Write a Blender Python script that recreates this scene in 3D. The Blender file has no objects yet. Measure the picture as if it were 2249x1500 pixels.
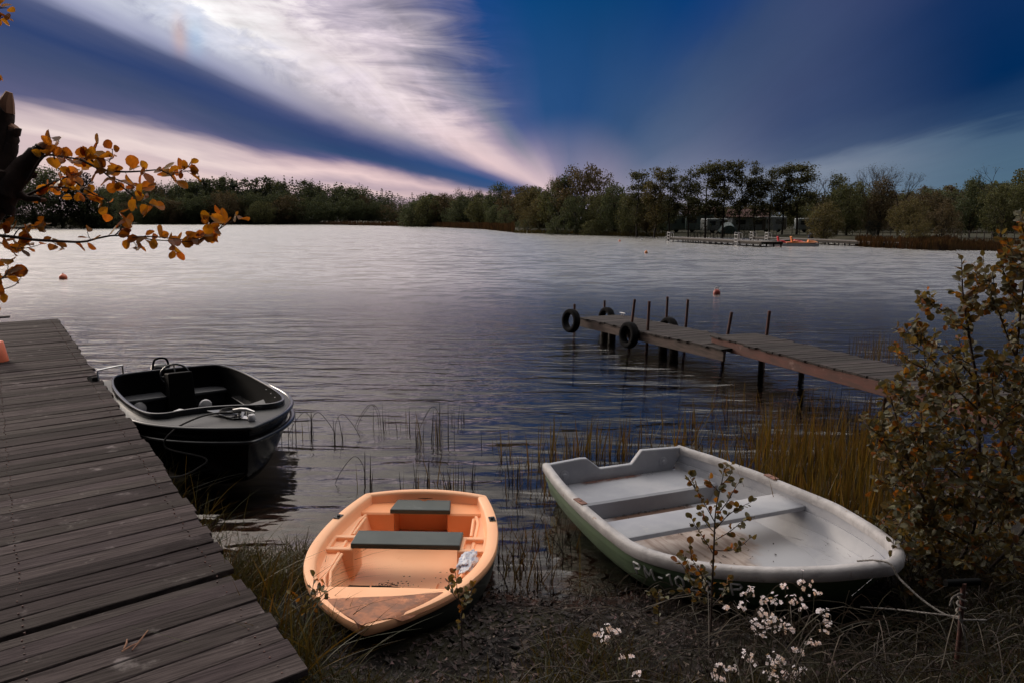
import bpy, bmesh, math, random
from math import sin, cos, pi, radians, atan, atan2, sqrt
from mathutils import Vector, Matrix, noise

# ---------------------------------------------------------------- scene, camera, world, sun
S = bpy.context.scene
COL = S.collection
F, HZ, CH = 1700.0, 482.0, 2.4            # focal length and horizon row in photo pixels, eye height
TH = atan((750 - HZ) / F)
cam_data = bpy.data.cameras.new('camera')
cam = bpy.data.objects.new('camera', cam_data)
COL.objects.link(cam)
cam_data.sensor_width = 36.0
cam_data.lens = 36.0 * F / 2249.0
cam_data.clip_start, cam_data.clip_end = 0.05, 6000
cam.location = (0, 0, CH)
cam.rotation_euler = (pi / 2 - TH, 0, 0)
S.camera = cam
S.view_settings.view_transform = 'Standard'
S.view_settings.look = 'None'
S.view_settings.exposure = 0.0
S.view_settings.gamma = 1.0
S.render.engine = 'CYCLES'
S.cycles.use_denoising = True
S.cycles.max_bounces = 7
S.cycles.transparent_max_bounces = 12
S.cycles.caustics_reflective = False
S.cycles.caustics_refractive = False

def lin(c):
    return tuple(((x / 255) / 12.92 if x / 255 <= .04045 else ((x / 255 + .055) / 1.055) ** 2.4) for x in c)

class NG:
    """tiny node-graph writer"""
    def __init__(s, nt):
        s.nt = nt
    def n(s, t, **kw):
        o = s.nt.nodes.new(t)
        for k, v in kw.items():
            setattr(o, k, v)
        return o
    def put(s, sock, v):
        if hasattr(v, 'is_output') or isinstance(v, bpy.types.NodeSocket):
            s.nt.links.new(v, sock)
        else:
            sock.default_value = v
    def m(s, op, a, b=0.0, c=None, clamp=False):
        o = s.n('ShaderNodeMath', operation=op, use_clamp=clamp)
        s.put(o.inputs[0], a)
        s.put(o.inputs[1], b)
        if c is not None:
            s.put(o.inputs[2], c)
        return o.outputs[0]
    def ss(s, x, lo, hi):
        o = s.n('ShaderNodeMapRange', interpolation_type='SMOOTHSTEP')
        s.put(o.inputs[0], x)
        o.inputs[1].default_value, o.inputs[2].default_value = lo, hi
        return o.outputs[0]
    def mix(s, f, a, b, mode='MIX'):
        o = s.n('ShaderNodeMix', data_type='RGBA', blend_type=mode)
        s.put(o.inputs[0], f)
        for sock, v in ((o.inputs[6], a), (o.inputs[7], b)):
            s.put(sock, v if not isinstance(v, tuple) else (*v[:3], 1))
        return o.outputs[2]
    def ramp(s, f, stops, interp='LINEAR'):
        o = s.n('ShaderNodeValToRGB')
        r = o.color_ramp
        r.interpolation = interp
        while len(r.elements) > 1:
            r.elements.remove(r.elements[-1])
        for i, (p, c) in enumerate(stops):
            e = r.elements[0] if i == 0 else r.elements.new(p)
            e.position = p
            e.color = (*c[:3], 1)
        s.put(o.inputs[0], f)
        return o.outputs[0]
    def vec(s, x, y, z=0.0):
        o = s.n('ShaderNodeCombineXYZ')
        for i, v in enumerate((x, y, z)):
            s.put(o.inputs[i], v)
        return o.outputs[0]
    def noise(s, v, scale=1.0, detail=4.0, rough=.55, dist=0.0):
        o = s.n('ShaderNodeTexNoise')
        if v is not None:
            s.put(o.inputs['Vector'], v)
        o.inputs['Scale'].default_value = scale
        o.inputs['Detail'].default_value = detail
        o.inputs['Roughness'].default_value = rough
        o.inputs['Distortion'].default_value = dist
        return o.outputs[0]

SUN_AZ, SUN_EL = radians(-47), radians(15)
SUNV = Vector((sin(SUN_AZ) * cos(SUN_EL), cos(SUN_AZ) * cos(SUN_EL), sin(SUN_EL)))

def make_world():
    W = bpy.data.worlds.new('World')
    S.world = W
    W.use_nodes = True
    nt = W.node_tree
    nt.nodes.clear()
    g = NG(nt)
    out = g.n('ShaderNodeOutputWorld')
    bg = g.n('ShaderNodeBackground')
    bg.inputs['Strength'].default_value = 0.1
    nt.links.new(bg.outputs[0], out.inputs[0])
    sky = g.n('ShaderNodeTexSky', sky_type='NISHITA')
    sky.sun_disc = False
    sky.sun_elevation = SUN_EL
    sky.sun_rotation = SUN_AZ
    sky.air_density, sky.dust_density, sky.ozone_density = 1.0, 1.0, 2.0
    tc = g.n('ShaderNodeTexCoord')
    nrm = g.n('ShaderNodeVectorMath', operation='NORMALIZE')
    nt.links.new(tc.outputs['Generated'], nrm.inputs[0])
    sp = g.n('ShaderNodeSeparateXYZ')
    nt.links.new(nrm.outputs[0], sp.inputs[0])
    x, y, z = sp.outputs
    az = g.m('ARCTAN2', x, y)
    el = g.m('ARCSINE', g.m('MINIMUM', g.m('MAXIMUM', z, 0.0), .9999))
    # cloud deck coordinates: streets of cloud run away along +Y and meet at the horizon
    zz = g.m('ADD', g.m('MAXIMUM', z, 0.0), .06)
    px = g.m('DIVIDE', g.m('SUBTRACT', x, g.m('MULTIPLY', y, .073)), zz)
    py = g.m('DIVIDE', y, zz)
    n_big = g.noise(g.vec(g.m('MULTIPLY', px, .55), g.m('MULTIPLY', py, .28)), 1.0, 3, .5)
    n_mid = g.noise(g.vec(g.m('MULTIPLY', px, 1.7), g.m('MULTIPLY', py, .42), 3.0), 1.0, 4, .55, .3)
    n_fine = g.noise(g.vec(g.m('MULTIPLY', px, 4.2), g.m('MULTIPLY', py, 5.5), 7.0), 1.0, 7, .6, .5)
    n_str = g.noise(g.vec(g.m('MULTIPLY', px, 7.0), g.m('MULTIPLY', py, .8), 1.0), 1.0, 4, .55, .6)
    da = g.m('SUBTRACT', az, .0726)
    de = g.m('MAXIMUM', g.m('SUBTRACT', el, .0183), .0004)
    phi = g.m('DIVIDE', g.m('ARCTAN2', de, da), pi)
    rho = g.m('SQRT', g.m('ADD', g.m('MULTIPLY', da, da), g.m('MULTIPLY', de, de)))
    w = g.m('ADD', g.m('MULTIPLY', g.m('SUBTRACT', n_mid, .5), .026), g.m('MULTIPLY', g.m('SUBTRACT', n_big, .5), .012))
    # softer edges need less warp in the left bands, more in the open blue part
    wide = g.m('MULTIPLY', g.ss(phi, .12, .3), g.m('SUBTRACT', 1.0, g.ss(phi, .62, .86)))
    w = g.m('ADD', w, g.m('MULTIPLY', g.m('MULTIPLY', g.m('SUBTRACT', n_mid, .5), .055), wide))
    n_wisp = g.noise(g.vec(g.m('ADD', g.m('MULTIPLY', az, 7.0), g.m('MULTIPLY', el, 6.0)), g.m('MULTIPLY', el, 44.0), 2.0), 1.0, 6, .62, .8)
    n_puff = g.noise(g.vec(g.m('MULTIPLY', az, 22.0), g.m('MULTIPLY', el, 34.0), 5.0), 1.0, 6, .62, .6)
    wl = g.m('MULTIPLY', g.ss(phi, .56, .68), g.m('SUBTRACT', 1.0, g.ss(phi, .80, .87)))
    wl = g.m('MULTIPLY', wl, g.ss(rho, .07, .22))
    w = g.m('ADD', w, g.m('MULTIPLY', g.m('MULTIPLY', g.m('SUBTRACT', n_wisp, .5), .17), wl))
    wp = g.m('MULTIPLY', g.m('MULTIPLY', g.ss(phi, .78, .83), g.m('SUBTRACT', 1.0, g.ss(phi, .865, .885))), g.ss(rho, .16, .3))
    w = g.m('ADD', w, g.m('MULTIPLY', g.m('MULTIPLY', g.m('SUBTRACT', n_puff, .5), .075), wp))
    ph = g.m('ADD', phi, w)
    def stops(l):
        return [(d / 180.0, tuple(10 * c for c in lin(c3))) for d, c3 in l]
    far = stops([(0, (80, 108, 128)), (9.0, (72, 98, 124)), (10.6, (34, 62, 100)), (16, (2, 42, 87)), (27, (18, 47, 92)), (33, (46, 60, 102)), (38, (60, 68, 108)), (45, (46, 64, 108)), (53, (12, 58, 112)), (75, (0, 60, 110)), (100, (0, 66, 120)), (116, (10, 66, 132)), (123, (58, 76, 138)), (132, (110, 108, 146)), (139, (152, 148, 174)), (143, (162, 158, 180)), (146.5, (212, 204, 214)), (149.5, (240, 234, 236)), (153, (248, 246, 246)), (155, (212, 214, 226)), (158, (200, 204, 220)), (160.2, (156, 160, 188)), (161.8, (78, 88, 124)), (163.6, (46, 66, 112)), (166, (68, 80, 114)), (169.7, (92, 94, 128)), (171.2, (188, 170, 178)), (173.2, (238, 218, 214)), (174.6, (206, 184, 188)), (176, (230, 205, 202)), (179, (192, 170, 172))])
    mid = stops([(0, (110, 126, 146)), (7.2, (126, 136, 154)), (9.2, (110, 122, 144)), (11, (74, 90, 120)), (18, (60, 76, 112)), (26, (62, 76, 112)), (34, (62, 78, 113)), (42, (54, 74, 112)), (50, (28, 62, 115)), (60, (6, 58, 115)), (80, (0, 61, 112)), (103, (0, 65, 120)), (115, (20, 68, 130)), (121, (74, 88, 138)), (128, (126, 124, 152)), (135, (168, 160, 174)), (142, (210, 196, 206)), (148, (232, 218, 222)), (154, (216, 203, 212)), (158, (184, 174, 184)), (160.5, (138, 134, 158)), (162.5, (86, 92, 130)), (164.4, (52, 70, 114)), (166.5, (46, 70, 112)), (168.3, (52, 76, 116)), (169.8, (104, 100, 138)), (171.2, (196, 170, 178)), (173, (236, 207, 206)), (175.0, (182, 162, 174)), (176.6, (226, 198, 196)), (179, (176, 156, 166))])
    near = stops([(0, (150, 144, 160)), (15, (122, 128, 152)), (30, (88, 104, 134)), (55, (56, 84, 124)), (85, (38, 76, 126)), (105, (42, 80, 130)), (122, (74, 92, 140)), (132, (112, 120, 146)), (139, (160, 146, 168)), (146, (216, 192, 197)), (152, (228, 200, 202)), (156, (186, 166, 180)), (159.5, (96, 100, 144)), (164, (44, 80, 130)), (168.5, (66, 86, 128)), (172.5, (204, 176, 182)), (179, (190, 166, 174))])
    c_far, c_mid, c_near = g.ramp(ph, far), g.ramp(ph, mid), g.ramp(ph, near)
    core = stops([(0, (150, 144, 160)), (40, (146, 138, 160)), (90, (122, 124, 152)), (112, (150, 140, 164)), (128, (200, 178, 188)), (148, (218, 192, 197)), (156, (160, 146, 168)), (163, (80, 96, 136)), (169, (80, 96, 136)), (174, (196, 170, 178))])
    col = g.mix(g.ss(rho, .03, .12), g.ramp(ph, core), c_near)
    col = g.mix(g.ss(rho, .09, .30), col, c_mid)
    col = g.mix(g.ss(rho, .27, .50), col, c_far)
    # feathered cirrus in the bright sheet left of the blue
    win = g.m('MULTIPLY', g.ss(phi, .60, .74), g.m('SUBTRACT', 1.0, g.ss(phi, .865, .885)))
    win = g.m('MULTIPLY', win, g.ss(rho, .10, .22))
    fx = g.m('ADD', g.m('MULTIPLY', g.m('SUBTRACT', n_fine, .5), .35), g.m('MULTIPLY', g.m('SUBTRACT', n_wisp, .5), .55))
    sx = g.m('MULTIPLY', g.m('SUBTRACT', n_str, .5), .5)
    gain = g.m('ADD', 1.0, g.m('MULTIPLY', win, g.m('ADD', fx, sx)))
    # soft streaks everywhere else
    gain = g.m('MULTIPLY', gain, g.m('ADD', 1.0, g.m('MULTIPLY', g.m('SUBTRACT', n_str, .5), .10)))
    col = g.mix(1.0, col, g.vec(gain, gain, gain), 'MULTIPLY')
    # unseen overhead sky brightened to light the boats; dim grey-blue behind the camera
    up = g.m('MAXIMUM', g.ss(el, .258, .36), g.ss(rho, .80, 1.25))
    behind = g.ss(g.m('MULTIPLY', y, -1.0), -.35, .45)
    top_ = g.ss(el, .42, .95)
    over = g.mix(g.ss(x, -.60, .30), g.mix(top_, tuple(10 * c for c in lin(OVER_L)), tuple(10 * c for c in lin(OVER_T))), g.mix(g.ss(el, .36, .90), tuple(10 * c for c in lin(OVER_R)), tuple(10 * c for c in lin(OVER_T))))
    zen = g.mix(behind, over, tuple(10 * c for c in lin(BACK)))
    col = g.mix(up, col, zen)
    # glow round the hidden sun, added only outside the frame to brighten the water
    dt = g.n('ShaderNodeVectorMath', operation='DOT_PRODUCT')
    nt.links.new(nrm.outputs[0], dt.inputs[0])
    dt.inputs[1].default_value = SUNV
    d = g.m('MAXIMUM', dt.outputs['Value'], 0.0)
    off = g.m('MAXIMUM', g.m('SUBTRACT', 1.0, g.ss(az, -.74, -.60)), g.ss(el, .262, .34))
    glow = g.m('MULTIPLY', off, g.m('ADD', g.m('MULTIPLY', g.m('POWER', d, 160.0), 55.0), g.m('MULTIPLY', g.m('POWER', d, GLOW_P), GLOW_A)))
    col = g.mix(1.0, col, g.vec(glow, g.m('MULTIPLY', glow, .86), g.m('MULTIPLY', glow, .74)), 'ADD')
    # sundog: a short upright smear, red on the side of the sun
    sa, se = g.m('ADD', az, .3886), g.m('SUBTRACT', el, .203)
    def gauss(ax, sx_, ay, sy_):
        q = g.m('ADD', g.m('POWER', g.m('DIVIDE', ax, sx_), 2.0), g.m('POWER', g.m('DIVIDE', ay, sy_), 2.0))
        return g.m('EXPONENT', g.m('MULTIPLY', q, -1.0))
    hi = g.m('SUBTRACT', 1.0, g.ss(ph, .885, .905))
    red = g.m('MULTIPLY', g.m('MULTIPLY', gauss(sa, .008, se, .022), .9), hi)
    blu = g.m('MULTIPLY', g.m('MULTIPLY', gauss(g.m('SUBTRACT', sa, .017), .010, se, .020), .8), hi)
    col = g.mix(1.0, col, g.vec(g.m('MULTIPLY', red, 1.3), g.m('MULTIPLY', red, -.1), g.m('MULTIPLY', red, -1.2)), 'ADD')
    col = g.mix(1.0, col, g.vec(g.m('MULTIPLY', blu, -.4), g.m('MULTIPLY', blu, .5), g.m('MULTIPLY', blu, .9)), 'ADD')
    cov = .9995
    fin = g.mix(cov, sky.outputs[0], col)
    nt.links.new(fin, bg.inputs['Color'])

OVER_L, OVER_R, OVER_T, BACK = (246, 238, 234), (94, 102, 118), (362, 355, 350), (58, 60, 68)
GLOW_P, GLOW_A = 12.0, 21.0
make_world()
sl = bpy.data.lights.new('sun', 'SUN')
sun = bpy.data.objects.new('sun', sl)
COL.objects.link(sun)
sl.energy = 1.3
sl.angle = radians(14)
sl.color = (1.0, .86, .72)
sun.rotation_euler = (-SUNV).to_track_quat('-Z', 'Y').to_euler()

# ---------------------------------------------------------------- helpers
def ray(u, v):
    x, y = (u - 1124.5) / F, (750 - v) / F
    return Vector((x, cos(TH) + y * sin(TH), -sin(TH) + y * cos(TH)))
def at(u, v, z=0.0):
    """point of the level plane z seen at photo pixel u, v"""
    r = ray(u, v)
    t = (z - CH) / r.z
    return Vector((r.x * t, r.y * t, z))
def at_d(u, v, Y):
    """point at distance Y in front seen at photo pixel u, v"""
    r = ray(u, v)
    t = Y / r.y
    return Vector((r.x * t, Y, CH + r.z * t))

class MB:
    """collects shapes, builds them as one mesh object"""
    def __init__(s):
        s.v, s.f, s.mi = [], [], []
    def add(s, vs, fs, m=0):
        o = len(s.v)
        s.v.extend([tuple(p) for p in vs])
        s.f.extend([tuple(i + o for i in f) for f in fs])
        s.mi.extend([m] * len(fs))
    def box(s, c, d, R=None, m=0):
        c = Vector(c)
        vs = []
        for sx in (-.5, .5):
            for sy in (-.5, .5):
                for sz in (-.5, .5):
                    p = Vector((sx * d[0], sy * d[1], sz * d[2]))
                    vs.append(c + (R @ p if R else p))
        s.add(vs, [(0, 1, 3, 2), (4, 6, 7, 5), (0, 4, 5, 1), (2, 3, 7, 6), (0, 2, 6, 4), (1, 5, 7, 3)], m)
    def bar(s, p, q, w, h, m=0):
        p, q = Vector(p), Vector(q)
        d = q - p
        X = d.normalized()
        up = Vector((0, 0, 1)) if abs(X.z) < .95 else Vector((0, 1, 0))
        Y = up.cross(X).normalized()
        Z = X.cross(Y)
        s.box((p + q) / 2, (d.length, w, h), Matrix((X, Y, Z)).transposed(), m)
    def tube(s, pts, rs, n=8, m=0, cap=True, closed=False):
        pts = [Vector(p) for p in pts]
        if not hasattr(rs, '__len__'):
            rs = [rs] * len(pts)
        k = len(pts)
        N = None
        rings = []
        for i, p in enumerate(pts):
            if closed:
                d = pts[(i + 1) % k] - pts[i - 1]
            else:
                d = pts[min(i + 1, k - 1)] - pts[max(i - 1, 0)]
            if d.length < 1e-9:
                d = Vector((0, 0, 1))
            d.normalize()
            if N is None:
                N = d.orthogonal().normalized()
            else:
                N = (N - d * N.dot(d))
                N = N.normalized() if N.length > 1e-6 else d.orthogonal().normalized()
            B = d.cross(N)
            rings.append([p + (N * cos(2 * pi * j / n) + B * sin(2 * pi * j / n)) * rs[i] for j in range(n)])
        vs = [q for r in rings for q in r]
        fs = []
        for i in range(k if closed else k - 1):
            a, b = i * n, ((i + 1) % k) * n
            for j in range(n):
                fs.append((a + j, a + (j + 1) % n, b + (j + 1) % n, b + j))
        if cap and not closed:
            fs.append(tuple(range(n - 1, -1, -1)))
            fs.append(tuple((k - 1) * n + j for j in range(n)))
        s.add(vs, fs, m)
    def lathe(s, prof, c=(0, 0, 0), n=20, axis='Z', m=0):
        c = Vector(c)
        vs, fs = [], []
        for r, h in prof:
            for j in range(n):
                a = 2 * pi * j / n
                p = (r * cos(a), r * sin(a), h)
                if axis == 'X':
                    p = (h, r * cos(a), r * sin(a))
                elif axis == 'Y':
                    p = (r * cos(a), h, r * sin(a))
                vs.append(c + Vector(p))
        for i in range(len(prof) - 1):
            for j in range(n):
                fs.append((i * n + j, i * n + (j + 1) % n, (i + 1) * n + (j + 1) % n, (i + 1) * n + j))
        fs.append(tuple(range(n - 1, -1, -1)))
        fs.append(tuple((len(prof) - 1) * n + j for j in range(n)))
        s.add(vs, fs, m)
    def grid(s, rows, m=0, close=False):
        n = len(rows[0])
        vs = [p for r in rows for p in r]
        fs = []
        for i in range(len(rows) - 1):
            for j in range(n if close else n - 1):
                a, b = i * n + j, i * n + (j + 1) % n
                fs.append((a, b, b + n, a + n))
        s.add(vs, fs, m)
    def build(s, name, mats, parent=None, smooth=None, weld=False, bevel=0, loc=None, rot=None, solid=0):
        me = bpy.data.meshes.new(name)
        me.from_pydata(s.v, [], s.f)
        mats = mats if isinstance(mats, (list, tuple)) else [mats]
        for m in mats:
            me.materials.append(m)
        if len(mats) > 1:
            me.polygons.foreach_set('material_index', s.mi)
        if weld or smooth is not None:
            bm = bmesh.new()
            bm.from_mesh(me)
            if weld:
                bmesh.ops.remove_doubles(bm, verts=bm.verts, dist=1e-5)
                bmesh.ops.recalc_face_normals(bm, faces=bm.faces)
            bm.to_mesh(me)
            bm.free()
        if smooth is not None:
            me.polygons.foreach_set('use_smooth', [True] * len(me.polygons))
            me.set_sharp_from_angle(angle=radians(smooth))
        me.update()
        o = bpy.data.objects.new(name, me)
        COL.objects.link(o)
        if parent:
            o.parent = parent
        if loc is not None:
            o.location = loc
        if rot is not None:
            o.rotation_euler = rot
        if solid:
            md = o.modifiers.new('solid', 'SOLIDIFY')
            md.thickness = solid
        if bevel:
            md = o.modifiers.new('bevel', 'BEVEL')
            md.width = bevel
            md.segments = 2
            md.limit_method = 'ANGLE'
            md.angle_limit = radians(35)
        return o

def tag(o, label=None, cat=None, group=None, kind=None):
    if label:
        o['label'] = label
    if cat:
        o['category'] = cat
    if group:
        o['group'] = group
    if kind:
        o['kind'] = kind
    return o
def thing(name, label, cat, loc=(0, 0, 0), rz=0.0, group=None):
    o = bpy.data.objects.new(name, None)
    o.empty_display_size = .1
    COL.objects.link(o)
    o.location = loc
    o.rotation_euler = (0, 0, rz)
    return tag(o, label, cat, group)

def crom(pts, n=6, closed=False):
    """Catmull-Rom through pts"""
    pts = [Vector(p) for p in pts]
    k = len(pts)
    out = []
    for i in range(k if closed else k - 1):
        if closed:
            a, b, c, d = pts[i - 1], pts[i], pts[(i + 1) % k], pts[(i + 2) % k]
        else:
            a, b, c, d = pts[max(i - 1, 0)], pts[i], pts[i + 1], pts[min(i + 2, k - 1)]
        for j in range(n):
            t = j / n
            out.append(.5 * ((2 * b) + (c - a) * t + (2 * a - 5 * b + 4 * c - d) * t * t + (3 * b - a - 3 * c + d) * t ** 3))
    if not closed:
        out.append(pts[-1])
    return out

# ---------------------------------------------------------------- materials
def mat(name, c1, c2=None,  scale=4.0, stretch=(1, 1, 1), detail=6, lo=.35, hi=.65, rough=.6, rough_var=0.0,
        bump=0.0, bscale=None, island=0.0, metal=0.0, spec=.5, transl=0.0, spots=None, coat=0.0):
    m = bpy.data.materials.new(name)
    m.use_nodes = True
    nt = m.node_tree
    g = NG(nt)
    b = nt.nodes['Principled BSDF']
    tc = g.n('ShaderNodeTexCoord')
    mp = g.n('ShaderNodeMapping')
    mp.inputs['Scale'].default_value = stretch
    nt.links.new(tc.outputs['Object'], mp.inputs[0])
    geo = g.n('ShaderNodeNewGeometry')
    vec = mp.outputs[0]
    if island:
        off = g.n('ShaderNodeVectorMath', operation='ADD')
        nt.links.new(mp.outputs[0], off.inputs[0])
        k = g.m('MULTIPLY', geo.outputs['Random Per Island'], 57.0)
        nt.links.new(g.vec(k, k, k), off.inputs[1])
        vec = off.outputs[0]
    nz = g.noise(vec, scale, detail, .6)
    if c2 is None:
        c2 = tuple(x * .75 for x in c1)
    col = g.mix(g.ss(nz, lo, hi), c1, c2)
    for sp_ in (spots or []):       # (colour, scale, lo, hi) stains with a shape of their own
        nn = g.noise(tc.outputs['Object'], sp_[1], 5, .65)
        col = g.mix(g.ss(nn, sp_[2], sp_[3]), col, sp_[0])
    if island:
        hs = g.n('ShaderNodeHueSaturation')
        nt.links.new(col, hs.inputs['Color'])
        r = geo.outputs['Random Per Island']
        g.put(hs.inputs['Value'], g.m('ADD', 1.0 - island * .8, g.m('MULTIPLY', r, island * 1.6)))
        r2 = g.m('FRACT', g.m('MULTIPLY', r, 13.7))
        g.put(hs.inputs['Hue'], g.m('ADD', .5 - island * .05, g.m('MULTIPLY', r2, island * .10)))
        col = hs.outputs[0]
    g.put(b.inputs['Base Color'], col)
    b.inputs['Metallic'].default_value = metal
    b.inputs['Specular IOR Level'].default_value = spec
    if coat:
        b.inputs['Coat Weight'].default_value = coat
        b.inputs['Coat Roughness'].default_value = .06
    if rough_var:
        g.put(b.inputs['Roughness'], g.m('ADD', rough - rough_var, g.m('MULTIPLY', g.noise(vec, scale * 1.7, 5, .6), rough_var * 2)))
    else:
        b.inputs['Roughness'].default_value = rough
    if bump:
        bp = g.n('ShaderNodeBump')
        bp.inputs['Strength'].default_value = bump
        bp.inputs['Distance'].default_value = .01
        nt.links.new(g.noise(vec, bscale or scale * 4, 6, .65), bp.inputs['Height'])
        nt.links.new(bp.outputs[0], b.inputs['Normal'])
    if transl:
        out = nt.nodes['Material Output']
        tr = g.n('ShaderNodeBsdfTranslucent')
        tcol = g.mix(1.0, col, (1.2, 1.15, .8) if 'foliage' in name else (1.9, 1.25, .55), 'MULTIPLY')
        nt.links.new(tcol, tr.inputs['Color'])
        mx = g.n('ShaderNodeMixShader')
        mx.inputs[0].default_value = transl
        nt.links.new(b.outputs[0], mx.inputs[1])
        nt.links.new(tr.outputs[0], mx.inputs[2])
        nt.links.new(mx.outputs[0], out.inputs[0])
    return m

M = {}
M['deck_wood'] = mat('weathered_plank_wood', (.066, .052, .051), (.022, .017, .017), 3.0, (1.2, 26, 8), lo=.3, hi=.72, rough=.8, bump=.5, bscale=9, island=.55, spec=.03, spots=[((.15, .127, .125), 5.5, .58, .76), ((.028, .02, .02), 2.2, .62, .74)])
M['old_wood'] = mat('grey_board_wood', (.052, .042, .039), (.024, .019, .018), 3.0, (1.5, 18, 8), rough=.85, bump=.4, island=.4, spec=.2)
M['dark_wood'] = mat('wet_dark_wood', (.022, .016, .014), (.01, .008, .007), 5, rough=.7, bump=.4, spec=.3)
M['red_wood'] = mat('faded_red_beam_paint', (.105, .032, .022), (.066, .025, .018), 2.5, (1, 6, 6), rough=.8, bump=.4, spots=[((.20, .12, .10), 4, .58, .72), ((.05, .03, .028), 7, .62, .7)])
M['grey_beam'] = mat('bare_beam_wood', (.10, .066, .055), (.05, .034, .028), 2.5, (1, 6, 6), rough=.85, bump=.4)
M['rust'] = mat('rusty_steel_pole', (.10, .034, .024), (.04, .018, .015), 14, rough=.75, bump=.4)
M['rubber'] = mat('old_tyre_rubber', (.010, .0098, .0105), (.016, .0155, .016), 8, rough=.95, bump=.3, bscale=40, spec=.06)
M['orange_gel'] = mat('sun_faded_orange_gelcoat', (.93, .46, .245), (.96, .52, .29), 2.2, lo=.3, hi=.7, rough=.42, bump=.05, bscale=12, spec=.35, spots=[((.58, .22, .09), 2.6, .66, .82), ((.28, .14, .075), 34, .71, .77)])
M['orange_pure'] = mat('moulded_orange_gelcoat', (.88, .33, .135), (.92, .38, .17), 2.0, rough=.45, spec=.3, spots=[((.25, .13, .07), 30, .69, .75)])
M['orange_worn'] = mat('weathered_bow_patch', (.40, .155, .075), (.22, .10, .06), 16, rough=.8, bump=.35, bscale=60, spots=[((.62, .25, .12), 9, .56, .7)])
M['seat_board'] = mat('dark_green_seat_board', (.042, .054, .05), (.056, .068, .062), 5, rough=.5, spec=.4, spots=[((.10, .115, .11), 7, .62, .8)])
M['dark_hull'] = mat('dark_green_dinghy_hull', (.012, .018, .015), (.02, .026, .022), 4, rough=.5)
M['white_gel'] = mat('worn_white_boat_paint', (.36, .36, .38), (.28, .285, .315), 2.5, rough=.5, bump=.12, bscale=14, spots=[((.40, .38, .36), 7, .62, .78), ((.30, .24, .20), 26, .69, .75)])
M['white_rim'] = mat('chipped_white_gunwale', (.41, .39, .39), (.29, .275, .275), 7, rough=.6, bump=.35, bscale=30, spots=[((.24, .17, .13), 13, .63, .7), ((.06, .10, .07), 24, .7, .74)])
M['green_hull'] = mat('faded_green_clinker_paint', (.066, .108, .052), (.044, .076, .038), 3, (1, 1, 2), rough=.6, bump=.15, spots=[((.022, .032, .022), 5, .6, .75)])
M['letter_paint'] = mat('hand_painted_letters', (.62, .62, .62), (.46, .46, .46), 30, rough=.7)
M['mud_stain'] = mat('brown_bilge_dirt', (.26, .16, .11), (.11, .06, .04), 7, (1, 4, 1), rough=.7, bump=.3, spots=[((.45, .38, .34), 3.5, .52, .7)])
M['rust_plate'] = mat('rusty_oarlock_plate', (.22, .10, .07), (.12, .06, .045), 30, rough=.8)
M['black_gloss'] = mat('black_gloss_hull', (.004, .004, .0045), (.006, .006, .007), 3, rough=.22, spec=.22)
M['black_rail'] = mat('black_satin_rail', (.005, .005, .006), (.008, .008, .009), 6, rough=.2, spec=.5)
M['black_matt'] = mat('black_cockpit_plastic', (.0016, .0016, .0018), (.0025, .0025, .003), 5, rough=.6, spec=.05)
M['grey_deck'] = mat('charcoal_foredeck', (.012, .0118, .013), (.0085, .0084, .0095), 4, rough=.5, bump=.1, bscale=80)
M['grey_seat'] = mat('grey_bench_plastic', (.03, .03, .034), (.022, .022, .026), 5, rough=.5)
M['chrome'] = mat('polished_metal', (.62, .60, .58), (.5, .48, .46), 9, rough=.22, metal=1.0)
M['white_plastic'] = mat('white_plastic', (.62, .60, .60), (.5, .49, .5), 9, rough=.5)
M['rope'] = mat('weathered_grey_rope', (.20, .18, .165), (.10, .09, .08), 60, rough=.9, bump=.5, bscale=160)
M['black_rope'] = mat('black_mooring_rope', (.02, .018, .018), (.04, .036, .034), 60, rough=.9, bump=.5, bscale=160)
M['bark'] = mat('dark_brown_bark', (.045, .024, .018), (.016, .010, .008), 9, (1, 1, .4), rough=.9, bump=.8, bscale=26)
M['cut_wood'] = mat('torn_pale_wood', (.30, .15, .085), (.17, .075, .045), 8, (1, 1, .3), rough=.85, bump=.5, bscale=20)
M['twig'] = mat('brown_twig_bark', (.05, .028, .02), (.025, .015, .012), 30, rough=.85)
M['leaf_orange'] = mat('ochre_alder_leaf', (.25, .112, .014), (.16, .075, .012), 30, rough=.5, island=.45, transl=.55, spec=.3)
M['leaf_bush'] = mat('olive_and_rust_leaf', (.105, .092, .040), (.068, .068, .036), 24, rough=.5, island=.5, transl=.3, spec=.35)
M['leaf_rust'] = mat('rust_young_leaf', (.17, .085, .018), (.11, .062, .02), 24, rough=.5, island=.5, transl=.45, spec=.3)
M['reed'] = mat('ochre_reed_blade', (.085, .064, .018), (.055, .048, .017), 9, (1, 1, .2), rough=.55, island=.5, transl=.35)
M['reed_dark'] = mat('brown_dead_reed', (.055, .03, .02), (.03, .02, .014), 9, rough=.7, island=.5)
M['grass'] = mat('dull_green_grass', (.050, .050, .018), (.036, .040, .016), 6, rough=.55, island=.6, transl=.3)
M['grass_dry'] = mat('straw_grass', (.064, .046, .028), (.04, .029, .019), 8, rough=.7, island=.6, transl=.2)
M['litter'] = mat('dead_leaf_litter', (.027, .0145, .0115), (.0115, .0072, .006), 20, rough=.8, island=.7)
M['litter_pale'] = mat('pale_dead_leaf', (.10, .06, .05), (.05, .031, .026), 20, rough=.8, island=.8)
M['petal'] = mat('white_pink_petal', (.88, .82, .84), (.80, .72, .75), 30, rough=.6, island=.2, transl=.25)
M['flower_stem'] = mat('flower_stem_green', (.045, .04, .016), (.03, .028, .012), 30, rough=.6, transl=.2)
M['buoy_orange'] = mat('orange_buoy_plastic', (.78, .19, .09), (.66, .15, .07), 8, rough=.45)
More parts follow.
